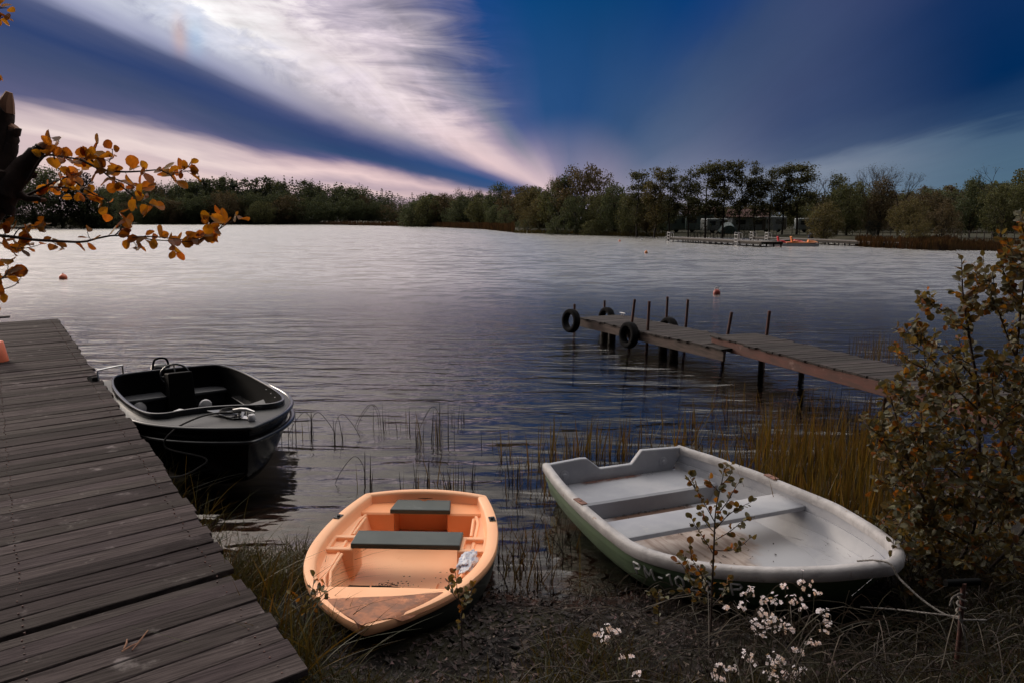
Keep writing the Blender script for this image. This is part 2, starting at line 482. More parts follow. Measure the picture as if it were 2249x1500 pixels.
M['buoy_pink'] = mat('faded_red_buoy', (.34, .06, .045), (.25, .05, .04), 9, rough=.5)
M['red_plastic'] = mat('red_pedal_boat_plastic', (.55, .02, .03), (.45, .02, .03), 4, rough=.4)
M['amber_plastic'] = mat('orange_pedal_boat_plastic', (.78, .28, .09), (.7, .24, .08), 4, rough=.4)
M['green_plastic'] = mat('green_boat_plastic', (.10, .20, .06), (.08, .16, .05), 4, rough=.45)
M['tarp'] = mat('dark_teal_tarpaulin', (.012, .045, .045), (.009, .034, .036), 3, rough=.5)
M['wall_white'] = mat('white_caravan_panel', (.24, .26, .26), (.18, .20, .20), 1.0, rough=.5)
M['wall_mint'] = mat('mint_house_wall', (.13, .18, .17), (.10, .145, .135), .7, rough=.7)
M['roof_red'] = mat('red_brown_roof_tile', (.12, .045, .035), (.08, .032, .026), 2, (1, 1, 8), rough=.8)
M['pane'] = mat('dark_window_pane', (.012, .014, .018), (.02, .022, .026), 2, rough=.12)
M['fence'] = mat('grey_picket_wood', (.12, .10, .085), (.08, .066, .056), 4, rough=.8)
M['blue_plastic'] = mat('blue_bin_plastic', (.012, .03, .10), (.01, .024, .08), 4, rough=.5)

def leafmat(name, c1, c2, isl=.5, tr=.32):
    return mat(name, c1, c2, .35, (1, 1, 1), 3, .35, .65, rough=.7, island=isl, transl=tr, spec=.15)
M['f_alder'] = leafmat('alder_foliage', (0.07, 0.074, 0.036), (0.085, 0.08, 0.04))
M['f_green'] = leafmat('dark_green_foliage', (0.07, 0.088, 0.05), (0.085, 0.092, 0.048))
M['f_ochre'] = leafmat('ochre_foliage', (0.12, 0.098, 0.045), (0.1, 0.086, 0.042))
M['f_rust'] = leafmat('rust_brown_foliage', (0.105, 0.076, 0.045), (0.088, 0.07, 0.042))
M['f_olive'] = leafmat('olive_foliage', (0.088, 0.096, 0.048), (0.105, 0.102, 0.046))
M['f_pine'] = leafmat('blue_green_conifer_needles', (0.045, 0.068, 0.062), (0.055, 0.075, 0.058))
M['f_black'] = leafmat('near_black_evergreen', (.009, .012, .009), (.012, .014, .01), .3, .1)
M['trunk'] = mat('tree_bark', (.026, .018, .014), (.014, .010, .008), 2, (1, 1, .3), rough=.9)

def ground_mat():
    m = bpy.data.materials.new('lake_bank_soil')
    m.use_nodes = True
    nt = m.node_tree
    g = NG(nt)
    b = nt.nodes['Principled BSDF']
    tc = g.n('ShaderNodeTexCoord')
    o = tc.outputs['Object']
    sp = g.n('ShaderNodeSeparateXYZ')
    nt.links.new(o, sp.inputs[0])
    soil = g.mix(g.ss(g.noise(o, 9, 8, .7), .35, .65), (.015, .0095, .008), (.005, .004, .0037))
    turf = g.mix(g.ss(g.noise(o, 3, 6, .65), .35, .65), (.014, .013, .006), (.024, .020, .009))
    patch = g.ss(g.noise(o, .9, 4, .6), .46, .58)
    near = g.mix(patch, soil, turf)
    lawn = g.mix(g.ss(g.noise(o, .12, 5, .6), .35, .65), (.022, .022, .008), (.034, .028, .012))
    far = g.ss(sp.outputs[1], 18, 30)
    col = g.mix(far, near, lawn)
    mud = g.mix(g.ss(g.noise(o, 5, 6, .6), .4, .62), (.060, .020, .010), (.018, .009, .006))
    wet = g.m('SUBTRACT', 1.0, g.ss(sp.outputs[2], -.01, .04))
    col = g.mix(wet, col, mud)
    deep = g.m('SUBTRACT', 1.0, g.ss(sp.outputs[2], -.55, -.15))
    col = g.mix(deep, col, (.028, .029, .034))
    g.put(b.inputs['Base Color'], col)
    b.inputs['Roughness'].default_value = .9
    b.inputs['Specular IOR Level'].default_value = .2
    bp = g.n('ShaderNodeBump')
    bp.inputs['Strength'].default_value = .9
    bp.inputs['Distance'].default_value = .03
    nt.links.new(g.noise(o, 16, 8, .7), bp.inputs['Height'])
    nt.links.new(bp.outputs[0], b.inputs['Normal'])
    return m

def water_mat():
    m = bpy.data.materials.new('lake_water')
    m.use_nodes = True
    nt = m.node_tree
    nt.nodes.clear()
    g = NG(nt)
    out = g.n('ShaderNodeOutputMaterial')
    tc = g.n('ShaderNodeTexCoord')
    o = tc.outputs['Object']
    def layer(sx, sy, rot, detail, rough, dist):
        mp = g.n('ShaderNodeMapping')
        mp.inputs['Scale'].default_value = (sx, sy, 1)
        mp.inputs['Rotation'].default_value = (0, 0, radians(rot))
        nt.links.new(o, mp.inputs[0])
        return g.noise(mp.outputs[0], 1.0, detail, rough, dist)
    sp = g.n('ShaderNodeSeparateXYZ')
    nt.links.new(o, sp.inputs[0])
    dist = g.m('SQRT', g.m('ADD', g.m('MULTIPLY', sp.outputs[0], sp.outputs[0]), g.m('MULTIPLY', sp.outputs[1], sp.outputs[1])))
    calm = g.m('ADD', .30, g.m('MULTIPLY', .70, g.ss(dist, 5.0, 17.0)))     # sheltered near the bank
    gust = g.m('ADD', .75, g.m('MULTIPLY', .5, layer(.05, .12, 12, 3, .5, .4)))
    big = layer(.75, 2.3, 8, 2.0, .45, .35)
    mid = layer(2.0, 5.6, -6, 2.0, .5, .3)
    fine = layer(6.5, 15.0, 5, 2.0, .5, .2)
    h = g.m('ADD', g.m('MULTIPLY', big, .070), g.m('MULTIPLY', mid, g.m('MULTIPLY', calm, .034)))
    h = g.m('ADD', h, g.m('MULTIPLY', fine, g.m('MULTIPLY', calm, .009)))
    h = g.m('MULTIPLY', h, g.m('MULTIPLY', gust, g.m('SUBTRACT', 1.0, g.ss(dist, 11, 34))))
    bp = g.n('ShaderNodeBump')
    bp.inputs['Strength'].default_value = 1.0
    bp.inputs['Distance'].default_value = 1.0
    nt.links.new(h, bp.inputs['Height'])
    # beyond the near water the ripples are finer than a pixel: add their slopes straight to the normal
    def slopes(sx, sy, rot, ax, ay):
        mp = g.n('ShaderNodeMapping')
        mp.inputs['Scale'].default_value = (sx, sy, 1)
        mp.inputs['Rotation'].default_value = (0, 0, radians(rot))
        nt.links.new(o, mp.inputs[0])
        nz = g.n('ShaderNodeTexNoise')
        nt.links.new(mp.outputs[0], nz.inputs['Vector'])
        nz.inputs['Scale'].default_value = 1.0
        nz.inputs['Detail'].default_value = 2.5
        nz.inputs['Roughness'].default_value = .6
        s1 = g.n('ShaderNodeVectorMath', operation='SUBTRACT')
        nt.links.new(nz.outputs['Color'], s1.inputs[0])
        s1.inputs[1].default_value = (.5, .5, .5)
        s2 = g.n('ShaderNodeVectorMath', operation='MULTIPLY')
        nt.links.new(s1.outputs[0], s2.inputs[0])
        s2.inputs[1].default_value = (ax, ay, 0)
        return s2.outputs[0]
    def vadd(p, q):
        v_ = g.n('ShaderNodeVectorMath', operation='ADD')
        nt.links.new(p, v_.inputs[0])
        nt.links.new(q, v_.inputs[1])
        return v_.outputs[0]
    def scaled(v_, f):
        s_ = g.n('ShaderNodeVectorMath', operation='SCALE')
        nt.links.new(v_, s_.inputs[0])
        g.put(s_.inputs['Scale'], f)
        return s_.outputs[0]
    thin = g.m('SUBTRACT', 1.0, g.m('MULTIPLY', .6, g.ss(dist, 18, 50)))
    sl_ = scaled(vadd(slopes(1.6, 4.2, 7, .13, .42), slopes(4.5, 11.0, -5, .12, .36)), thin)
    sl_ = vadd(sl_, scaled(slopes(.85, 2.1, 4, .09, .58), g.ss(dist, 9, 18)))
    sl_ = vadd(sl_, scaled(slopes(.40, 1.0, -3, .08, .46), g.ss(dist, 18, 40)))
    sl_ = vadd(sl_, scaled(slopes(.15, .40, 3, .06, .30), g.ss(dist, 35, 80)))
    sc = g.n('ShaderNodeVectorMath', operation='SCALE')
    nt.links.new(sl_, sc.inputs[0])
    g.put(sc.inputs['Scale'], g.m('MULTIPLY', g.ss(dist, 7.0, 30.0), gust))
    nn_ = g.n('ShaderNodeVectorMath', operation='NORMALIZE')
    nt.links.new(vadd(bp.outputs[0], sc.outputs[0]), nn_.inputs[0])
    NRM = nn_.outputs[0]
    fr = g.n('ShaderNodeFresnel')
    fr.inputs['IOR'].default_value = 1.55
    nt.links.new(NRM, fr.inputs['Normal'])
    gl = g.n('ShaderNodeBsdfGlossy')
    g.put(gl.inputs['Roughness'], g.m('ADD', .07, g.m('MULTIPLY', .19, g.ss(dist, 6.0, 34.0))))
    gl.inputs['Color'].default_value = (1, .97, .93, 1)
    nt.links.new(NRM, gl.inputs['Normal'])
    tr = g.n('ShaderNodeBsdfTransparent')
    tr.inputs['Color'].default_value = (.82, .72, .60, 1)
    mx = g.n('ShaderNodeMixShader')
    nt.links.new(fr.outputs[0], mx.inputs[0])
    nt.links.new(tr.outputs[0], mx.inputs[1])
    nt.links.new(gl.outputs[0], mx.inputs[2])
    nt.links.new(mx.outputs[0], out.inputs[0])
    return m

# ---------------------------------------------------------------- ground and lake
def interp(x, tab):
    if x <= tab[0][0]:
        return tab[0][1]
    for (a, p), (b, q) in zip(tab, tab[1:]):
        if x <= b:
            t = (x - a) / (b - a)
            t = t * t * (3 - 2 * t)
            return p + (q - p) * t
    return tab[-1][1]
BANK = [(-30, 1.0), (-6, 3.0), (-3.4, 4.4), (-2.0, 5.0), (-1.2, 5.0), (-.3, 4.75), (.3, 4.62), (.9, 4.7), (1.6, 4.85), (2.1, 5.2), (2.6, 5.7), (3.4, 6.1), (5, 7.0), (8, 8.4), (14, 12), (30, 24), (60, 45)]
def far_r(u, v):
    return (at(u, v, 0).xy).length
SHORE = []
for u, v in ((-1500, 505), (-300, 504), (0, 503), (200, 502), (238, 500), (262, 494), (330, 493), (650, 493), (800, 495.5), (950, 498), (1040, 502), (1110, 507), (1135, 512), (1300, 516), (1440, 520), (1620, 524), (1780, 531), (1900, 540), (2060, 548), (2249, 551), (2600, 556), (3400, 575)):
    p = at(u, v, 0)
    SHORE.append((atan2(p.x, p.y), p.xy.length))
def height(x, y):
    r = sqrt(x * x + y * y)
    a = atan2(x, y)
    ys = interp(x, BANK)
    d = ys - y
    n = noise.noise(Vector((x * .9, y * .9, 0))) * .05 + noise.noise(Vector((x * 2.6, y * 2.6, 3))) * .025
    if d > 0:
        hb_ = .135 * min(d, 4) + max(0, min(d - 4, 6)) * .12 + .004
        hb_ += n * min(1, d * 2)
    else:
        hb_ = max(-1.6, d * .16 + n * min(1, -d * 2) * .8)
    rs = interp(a, SHORE) if abs(a) < 1.4 else 400
    df = r - rs
    hf = -1.6 if df < -12 else (df * .13 if df < 0 else min(.45, df * .06))
    if df > 0:
        hf += .12 * noise.noise(Vector((x * .05, y * .05, 9)))
        hf = max(hf, .03)
    return max(hb_, hf)
def make_ground():
    mb = MB()
    na = 300
    angs = []
    for i in range(na):
        t = -1 + 2 * i / na
        angs.append(pi * (t * .45 + .55 * t ** 3))
    rs = [.25]
    while rs[-1] < 3500:
        rs.append(rs[-1] * (1.026 if rs[-1] < 20 else 1.035))
    rows = []
    for r in rs:
        rows.append([(r * sin(a), r * cos(a), height(r * sin(a), r * cos(a))) for a in angs])
    mb.grid(rows, close=True)
    mb.f.append(tuple(range(na)))
    mb.mi.append(0)
    o = mb.build('ground', ground_mat(), smooth=180)
    tag(o, kind='structure')
    w = MB()
    w.add([(-3000, -3000, 0), (3000, -3000, 0), (3000, 3000, 0), (-3000, 3000, 0)], [(0, 1, 2, 3)])
    tag(w.build('water', water_mat()), kind='structure')
make_ground()

# ---------------------------------------------------------------- left jetty
R = random.Random(11)
def make_jetty():
    A, B = at(675, 1470, .5), at(125, 700, .5)
    e = (B - A).normalized()
    L = (B - A).length
    ang = atan2(e.y, e.x)
    Wd = 2.05
    root = thing('wooden_jetty', 'long jetty of weathered grey planks filling the left foreground', 'jetty', (A.x, A.y, 0), ang)
    # local: x along the jetty towards the lake, y to the left (y = 0 is the right-hand edge)
    mb = MB()
    n = 97
    p = L / n
    skew = radians(-7)
    for i in range(n):
        w = p - R.uniform(.003, .009)
        x = (i + .5) * p
        y0 = R.uniform(-.026, .014)
        dz = R.uniform(-.004, .004)
        tilt = R.uniform(-.006, .006)
        if i == 7:
            w *= .62
            dz = -.014
            y0 = .03
        sk = skew * (1 - .8 * i / n)
        segs = 8
        rows = []
        for k in range(segs + 1):
            y = y0 + (Wd - y0) * k / segs
            xx = x - sin(-sk) * y
            j1, j2 = R.uniform(-.0025, .0025), R.uniform(-.0025, .0025)
            zt = .5 + dz + tilt * (y - 1) + R.uniform(-.0012, .0012)
            b = .004
            rows.append([(xx - w / 2 + j1, y, zt - .030), (xx - w / 2 + j1, y, zt - b), (xx - w / 2 + j1 + b, y, zt), (xx + w / 2 + j2 - b, y, zt), (xx + w / 2 + j2, y, zt - b), (xx + w / 2 + j2, y, zt - .030)])
        o = len(mb.v)
        mb.grid(rows)
        k6 = segs * 6
        mb.f.append(tuple(o + q for q in range(5, -1, -1)))
        mb.f.append(tuple(o + k6 + q for q in range(6)))
        mb.mi += [0, 0]
    # planks run along local y, so turn the wood grain with the object
    d = mb
    dd = MB()
    dd.v = [(y, -x, z) for x, y, z in d.v]
    dd.f, dd.mi = d.f, d.mi
    dd.build('deck', M['deck_wood'], root, smooth=25, rot=(0, 0, pi / 2))
    nb = MB()
    for i in range(n):
        x = (i + .5) * p
        sk = skew * (1 - .8 * i / n)
        for y in (.11, 1.0):
            for dx in (-.035, .035):
                xx = x - sin(-sk) * y + dx + R.uniform(-.006, .006)
                yy = y + R.uniform(-.012, .012)
                nb.lathe([(.0045, .498), (.0045, .5062), (.002, .5066)], (xx, yy, 0), 7)
    tag(nb.build('nail_heads', M['rust'], root), kind='stuff')
    for y in (.10, Wd - .12, 1.0):
        b = MB()
        b.bar((.12, y, .385), (L - .1, y, .385), .07, .155)
        b.build('joist', M['dark_wood'], root, bevel=.006)
    for k in range(8):
        for y in (.17, Wd - .2):
            b = MB()
            x = .5 + k * (L - .8) / 7
            b.tube([(x, y, -1.3 if k > 1 else -.25), (x, y, .1), (x, y, .455)], [.07, .068, .066], 10)
            b.build('post', M['dark_wood'], root, smooth=40)
    return root, A, e, ang
JET, JA, JE, JANG = make_jetty()

b = MB()
pa, pb = at(-90, 702, .54), at(22, 696, .54)
b.bar(pa, pb, .16, .03)
tag(b.build('loose_board', M['old_wood'], bevel=.004), 'loose grey board lying across the far end of the jetty', 'board')
c = at(-9, 794, .5)
b = MB()
b.lathe([(.145, 0), (.152, .004), (.15, .03), (.11, .26), (.10, .27), (.02, .272)], (c.x, c.y, .503), 20)
tag(b.build('bucket', M['buoy_orange'], smooth=40), 'orange bucket turned upside down at the left border of the jetty', 'bucket')
for (u0, v0), (u1, v1), lab in (((267, 1430), (300, 1412), 'short reddish twig lying on a jetty plank, lower of the three twigs'), ((290, 1427), (325, 1383), 'straight pale twig lying on the jetty, longest of the three twigs'), ((272, 1424), (279, 1403), 'tiny dark twig lying on the jetty beside the two longer twigs')):
    b = MB()
    p, q = at(u0, v0, .51), at(u1, v1, .512)
    b.tube([p, (p + q) / 2 + Vector((.004, .003, .003)), q], [.0035, .0045, .0028], 6)
    tag(b.build('twig', M['cut_wood'], smooth=60), lab, 'twig', 'twigs on the jetty')

# ---------------------------------------------------------------- boats
def half_beam(t, q):
    B, bs, t0, p, r = q
    if t < t0:
        return bs + (B - bs) * (1 - ((t0 - t) / t0) ** 2)
    return B * max(0.0, 1 - ((t - t0) / (1 - t0)) ** p) ** r
def sheer(t, z0, zb, t0):
    return z0 + (zb * ((t - t0) / (1 - t0)) ** 2 if t > t0 else 0)

def stations(n, pw=1.0):
    return [i / n for i in range(n)] + [1 - .5 / n, 1 - .2 / n, 1 - .06 / n, 1.0]

# ---- orange dinghy
def make_orange():
    L = 2.025
    q = (.598, .46, .437, 2.059, .811)
    z0, zb, t0 = .302, .048, .437
    hb = lambda x: half_beam(min(max(x / L, 0), 1), q)
    zg = lambda x: sheer(min(max(x / L, 0), 1), z0, zb, t0)
    root = thing('dinghy', 'small peach orange plastic dinghy with two dark green seats, bow on the bank', 'dinghy', (-.671, 5.732, 0), -1.612)
    T = stations(26)
    # outer hull
    rows = []
    for t in T:
        x, h, z = t * L, half_beam(t, q), sheer(t, z0, zb, t0) - .03
        zk = -.10 + .27 * max(0, (t - .45) / .55) ** 2.2
        row = []
        for k in range(-10, 11):
            s = k / 10
            a = (1 - abs(s)) * pi / 2         # 0 at gunwale, pi/2 at keel
            yy = h * cos(a) ** .62 * (1 if s > 0 else -1)
            zz = z - (z - zk) * sin(a) ** .75
            rake = .20 * t ** 5 * (1 - (zz - zk) / max(z - zk, .01))
            row.append((x - rake, yy, zz))
        rows.append(row)
    mb = MB()
    mb.grid(rows)
    mb.f.append(tuple(range(21)))
    mb.mi.append(0)
    mb.build('hull', M['dark_hull'], root, smooth=40, weld=True)
    # gunwale: broad rounded rim running round the sides, stem and transom
    def rim_prof(x, h, z, tw):
        w = min(.062, h * .9)
        return [(h - .004, z - .062), (h + .012, z - .050), (h + .016, z - .020), (h + .010, z - .004), (h - .004, z), (h - w + .012, z), (h - w, z - .010), (h - w - .004, z - .05)]
    port, star = [], []
    for t in T:
        x, h, z = t * L, half_beam(t, q), sheer(t, z0, zb, t0)
        pr = rim_prof(x, h, z, 0)
        grow = .018 * max(0, (t - .9) / .1)
        tip = 0.0 if t == 1.0 else 1.0
        port.append([(x + grow * (1 if i < 4 else 0), tip * max(yy, 0), zz) for i, (yy, zz) in enumerate(pr)])
        star.append([(x + grow * (1 if i < 4 else 0), -tip * max(yy, 0), zz) for i, (yy, zz) in enumerate(pr)])
    mb = MB()
    mb.grid(port)
    mb.grid(star[::-1])
    # transom rim, bowed slightly aft in plan and cambered up in the middle
    hs = q[1]
    tr = []
    for k in range(17):
        y = hs * (-1 + 2 * k / 16)
        bow = -.055 * (1 - (y / hs) ** 2)
        cam_ = .022 * (1 - (y / hs) ** 2)
        tr.append([(bow - .016, y, z0 + cam_ - .062), (bow - .018, y, z0 + cam_ - .02), (bow - .008, y, z0 + cam_ - .003), (bow, y, z0 + cam_), (bow + .035, y, z0 + cam_), (bow + .048, y, z0 + cam_ - .01), (bow + .052, y, z0 + cam_ - .06)])
    mb.grid(tr)
    mb.build('gunwale', M['orange_gel'], root, smooth=50, weld=True)
    # inside skin: topside wall, side shelf, well wall and floor
    zs, zf = .215, .028
    def yin(x):
        return max(.02, min(.425, hb(x) - .125))
    rows = []
    xs = [.03 + i * (1.56 - .03) / 26 for i in range(27)]
    for x in xs:
        h = hb(x) - .058
        yi = min(yin(x), h - .02)
        yf = max(yi - .055, .01)
        half = [(h, zg(x) - .008), (h - .010, zs + .03), (h - .022, zs + .002), (h - .03, zs), (yi + .03, zs), (yi + .022, zs + .012), (yi + .006, zs + .012), (yi, zs), (yi - .006, zs - .03), (yf + .01, zf + .02), (yf - .012, zf), (yf * .5, zf - .006)]
        row = [(x, -a, c) for a, c in half] + [(x, 0, zf - .012)] + [(x, a, c) for a, c in half[::-1]]
        rows.append(row)
    mb = MB()
    mb.grid(rows)
    # transom inner face
    ti = []
    for k in range(17):
        y = (hs - .03) * (-1 + 2 * k / 16)
        bow = -.055 * (1 - (y / hs) ** 2)
        cam_ = .022 * (1 - (y / hs) ** 2)
        ti.append([(bow + .05, y, z0 + cam_ - .02), (bow + .06, y, z0 - .08), (.06, y, .16)])
    mb.grid(ti)
    mb.build('liner', M['orange_gel'], root, smooth=45)
    # stern bench moulded across, with an open locker in the middle
    mb = MB()
    zb_ = .238
    hw = hb(.1) - .06
    rows = []
    for x, z in ((.0, zb_), (.225, zb_), (.238, zb_ - .012), (.244, zf)):
        rows.append([(x, y, z) for y in (-hw - .02, -.20)])
    mb.grid(rows)
    mb.grid([[(x, y, z) for y in (.20, hw + .02)] for x, z in ((.0, zb_), (.225, zb_), (.238, zb_ - .012), (.244, zf))])
    for s in (-1, 1):
        mb.grid([[(x, s * .20, zb_ + .01), (x, s * .195, zf)] for x in (.0, .244)])
    mb.grid([[(.03, -.2, zb_ + .01), (.03, .2, zb_ + .01)], [(.02, -.2, zf - .02), (.02, .2, zf - .02)]])
    mb.grid([[(.0, -.2, zb_), (.0, .2, zb_)], [(.06, -.2, zb_), (.06, .2, zb_)]])
    mb.build('stern_bench', M['orange_pure'], root, smooth=40)
    mb = MB()
    mb.add([(.055, -.205, 0), (.265, -.225, 0), (.265, .225, 0), (.055, .205, 0), (.055, .025, 0), (.075, .012, 0), (.075, -.012, 0), (.055, -.025, 0)], [(0, 1, 2, 3, 4, 5, 6, 7)])
    o = mb.build('stern_seat', M['seat_board'], root, solid=-.036, bevel=.008, loc=(0, 0, zb_ + .006))
    # thwart blocks on both sides: trays with a raised rim
    for s in (-1, 1):
        mb = MB()
        y0, y1 = .345, hb(.78) - .062
        x0, x1, zt = .66, .90, .246
        def P(x, y, z):
            return (x, s * y, z)
        out = [(x0, y0), (x1, y0), (x1, y1), (x0, y1)]
        ins = [(x0 + .045, y0 + .04), (x1 - .045, y0 + .04), (x1 - .045, y1 - .025), (x0 + .045, y1 - .025)]
        vs = [P(a, c, zf) for a, c in out] + [P(a, c, zt) for a, c in out] + [P(a, c, zt) for a, c in ins] + [P(a, c, zt - .035) for a, c in ins]
        fs = []
        for k in range(4):
            j = (k + 1) % 4
            fs += [(k, j, 4 + j, 4 + k), (4 + k, 4 + j, 8 + j, 8 + k), (8 + k, 8 + j, 12 + j, 12 + k)]
        fs.append((12, 13, 14, 15))
        mb.add(vs, fs)
        mb.build('thwart_block', M['orange_gel'], root, weld=True, bevel=.009)
    mb = MB()
    mb.box((.775, 0, .263), (.225, .73, .038))
    mb.build('thwart', M['seat_board'], root, bevel=.008)
    # foredeck with its bulkhead
    mb = MB()
    xs = [1.515, 1.53] + [1.53 + i * (1.965 - 1.53) / 8 for i in range(1, 9)]
    rows = [[(1.50, y * (hb(1.5) - .08), zf) for y in (-1, -.5, 0, .5, 1)]]
    for i, x in enumerate(xs):
        h = max(hb(x) - .056, .004)
        z = zg(x) - .022 - (.012 if i == 0 else 0)
        rows.append([(x, y * h, z + .004 * (1 - y * y)) for y in (-1, -.5, 0, .5, 1)])
    mb.grid(rows)
    mb.build('foredeck', M['orange_gel'], root, smooth=40)
    # weathered rough cap on the stem
    mb = MB()
    rows = []
    for x in [1.70 + i * .0225 for i in range(15)]:
        h = hb(x) + .019 if x < 2.015 else .03
        z = zg(x) + .003
        pl, pr_ = 1.0, 1.0
        row = []
        for k in range(-6, 7):
            y = k / 6
            # the patch reaches further aft along the left rim
            xa = x - (.10 * max(0, y) ** 1.5) + (.05 * max(0, -y))
            hh = half_beam(min(xa / L, 1), q) + .019
            xo = xa + .019 * (1 if x > 1.95 else 0)
            row.append((min(xo, L + .024), hh * y, sheer(min(xa / L, 1), z0, zb, t0) + .004 - (.03 * max(0, (abs(y) - .86) / .14))))
        rows.append(row)
    mb.grid(rows)
    mb.build('bow_cap', M['orange_worn'], root, smooth=60)
    for s in (-1, 1):
        mb = MB()
        x = .485
        mb.box((x, s * (hb(x) - .02), zg(x) + .004), (.075, .045, .008), Matrix.Rotation(s * .22, 3, 'Z'))
        mb.lathe([(.014, 0), (.014, .012), (.008, .0125)], (x, s * (hb(x) - .02), zg(x) + .006), 10)
        mb.build('oarlock', M['black_rail'], root, bevel=.002)
        # grab handle slot and drain ridge strakes on the floor
        mb = MB()
        mb.tube([(.3, s * (yin(.3) - .012), zs + .008), (.62, s * (yin(.6) - .012), zs + .01)], .011, 8)
        mb.build('side_rail', M['orange_gel'], root, smooth=60)
        mb = MB()
        mb.tube([(.93, s * (yin(.95) - .012), zs + .008), (1.2, s * (yin(1.2) - .012), zs + .012), (1.42, s * (yin(1.42) - .012), zs + .012)], .011, 8)
        mb.build('side_rail', M['orange_gel'], root, smooth=60)
        mb = MB()
        mb.tube([(.92, s * .22, zf + .0), (1.2, s * .20, zf + .0), (1.47, s * .17, zf + .002)], [.004, .012, .012], 8)
        mb.build('floor_rib', M['orange_gel'], root, smooth=60)
    return root, hb, zg
ORANGE, ohb, ozg = make_orange()

def to_world(root, p):
    a = root.rotation_euler.z
    x, y, z = p
    return Vector((root.location.x + x * cos(a) - y * sin(a), root.location.y + x * sin(a) + y * cos(a), z))

# crumpled printed bag on the side shelf of the dinghy
bm = bmesh.new()
bmesh.ops.create_icosphere(bm, subdivisions=4, radius=1)
for v in bm.verts:
    n = noise.noise(v.co * 2.1) * .45 + abs(noise.noise(v.co * 5.0 + Vector((4, 0, 0)))) * .35
    v.co = Vector((v.co.x * .125 * (1 + n), v.co.y * .05 * (1 + n), max(-.022, v.co.z * .034 * (1 + n))))
me = bpy.data.meshes.new('crumpled_bag')
bm.to_mesh(me)
bm.free()
me.materials.append(mat('printed_white_film', (.56, .56, .60), (.30, .33, .44), 34, lo=.50, hi=.6, rough=.4, spots=[((.06, .06, .09), 22, .66, .7), ((.5, .28, .24), 15, .70, .74)]))
bag = bpy.data.objects.new('crumpled_bag', me)
COL.objects.link(bag)
bag.location = to_world(ORANGE, (1.05, .43, .243))
bag.rotation_euler = (.1, .05, radians(-100))
tag(bag, 'crumpled white printed bag on the right shelf inside the orange dinghy', 'bag')
# wet dead leaves on the dinghy floor: countless crumbs
mb = MB()
R = random.Random(5)
for cx, cy, sx, sy, n in ((.98, -.10, .16, .012, 70), (.93, .05, .12, .05, 12), (1.36, -.33, .012, .05, 46), (.28, .0, .03, .16, 60), (.30, -.28, .02, .1, 16), (.3, .30, .02, .06, 12), (1.0, .25, .3, .06, 12), (1.2, 0, .2, .2, 14), (.95, -.12, .03, .05, 22)):
    for _ in range(n):
        x, y = R.gauss(cx, sx * .6), R.gauss(cy, sy * .8)
        if cx == .98:
            x, y = cx + .05 * R.gauss(0, .35), cy + R.gauss(0, .085)
            x += (y - cy) * -.28
        a, s = R.uniform(0, 6.28), R.uniform(.004, .011)
        p = [to_world(ORANGE, (x + s * cos(a + k) * (1, .5, 1, .5)[j], y + s * sin(a + k) * (1, .5, 1, .5)[j], .032 + R.uniform(0, .006))) for j, k in enumerate((0, 1.57, 3.14, 4.71))]
        if abs(y) < .36 and .25 < x < 1.48:
            mb.add(p, [(0, 1, 2, 3)])
tag(mb.build('leaf_crumbs', M['bark']), 'dark wet leaf crumbs on the floor of the orange dinghy', 'leaf litter', kind='stuff')

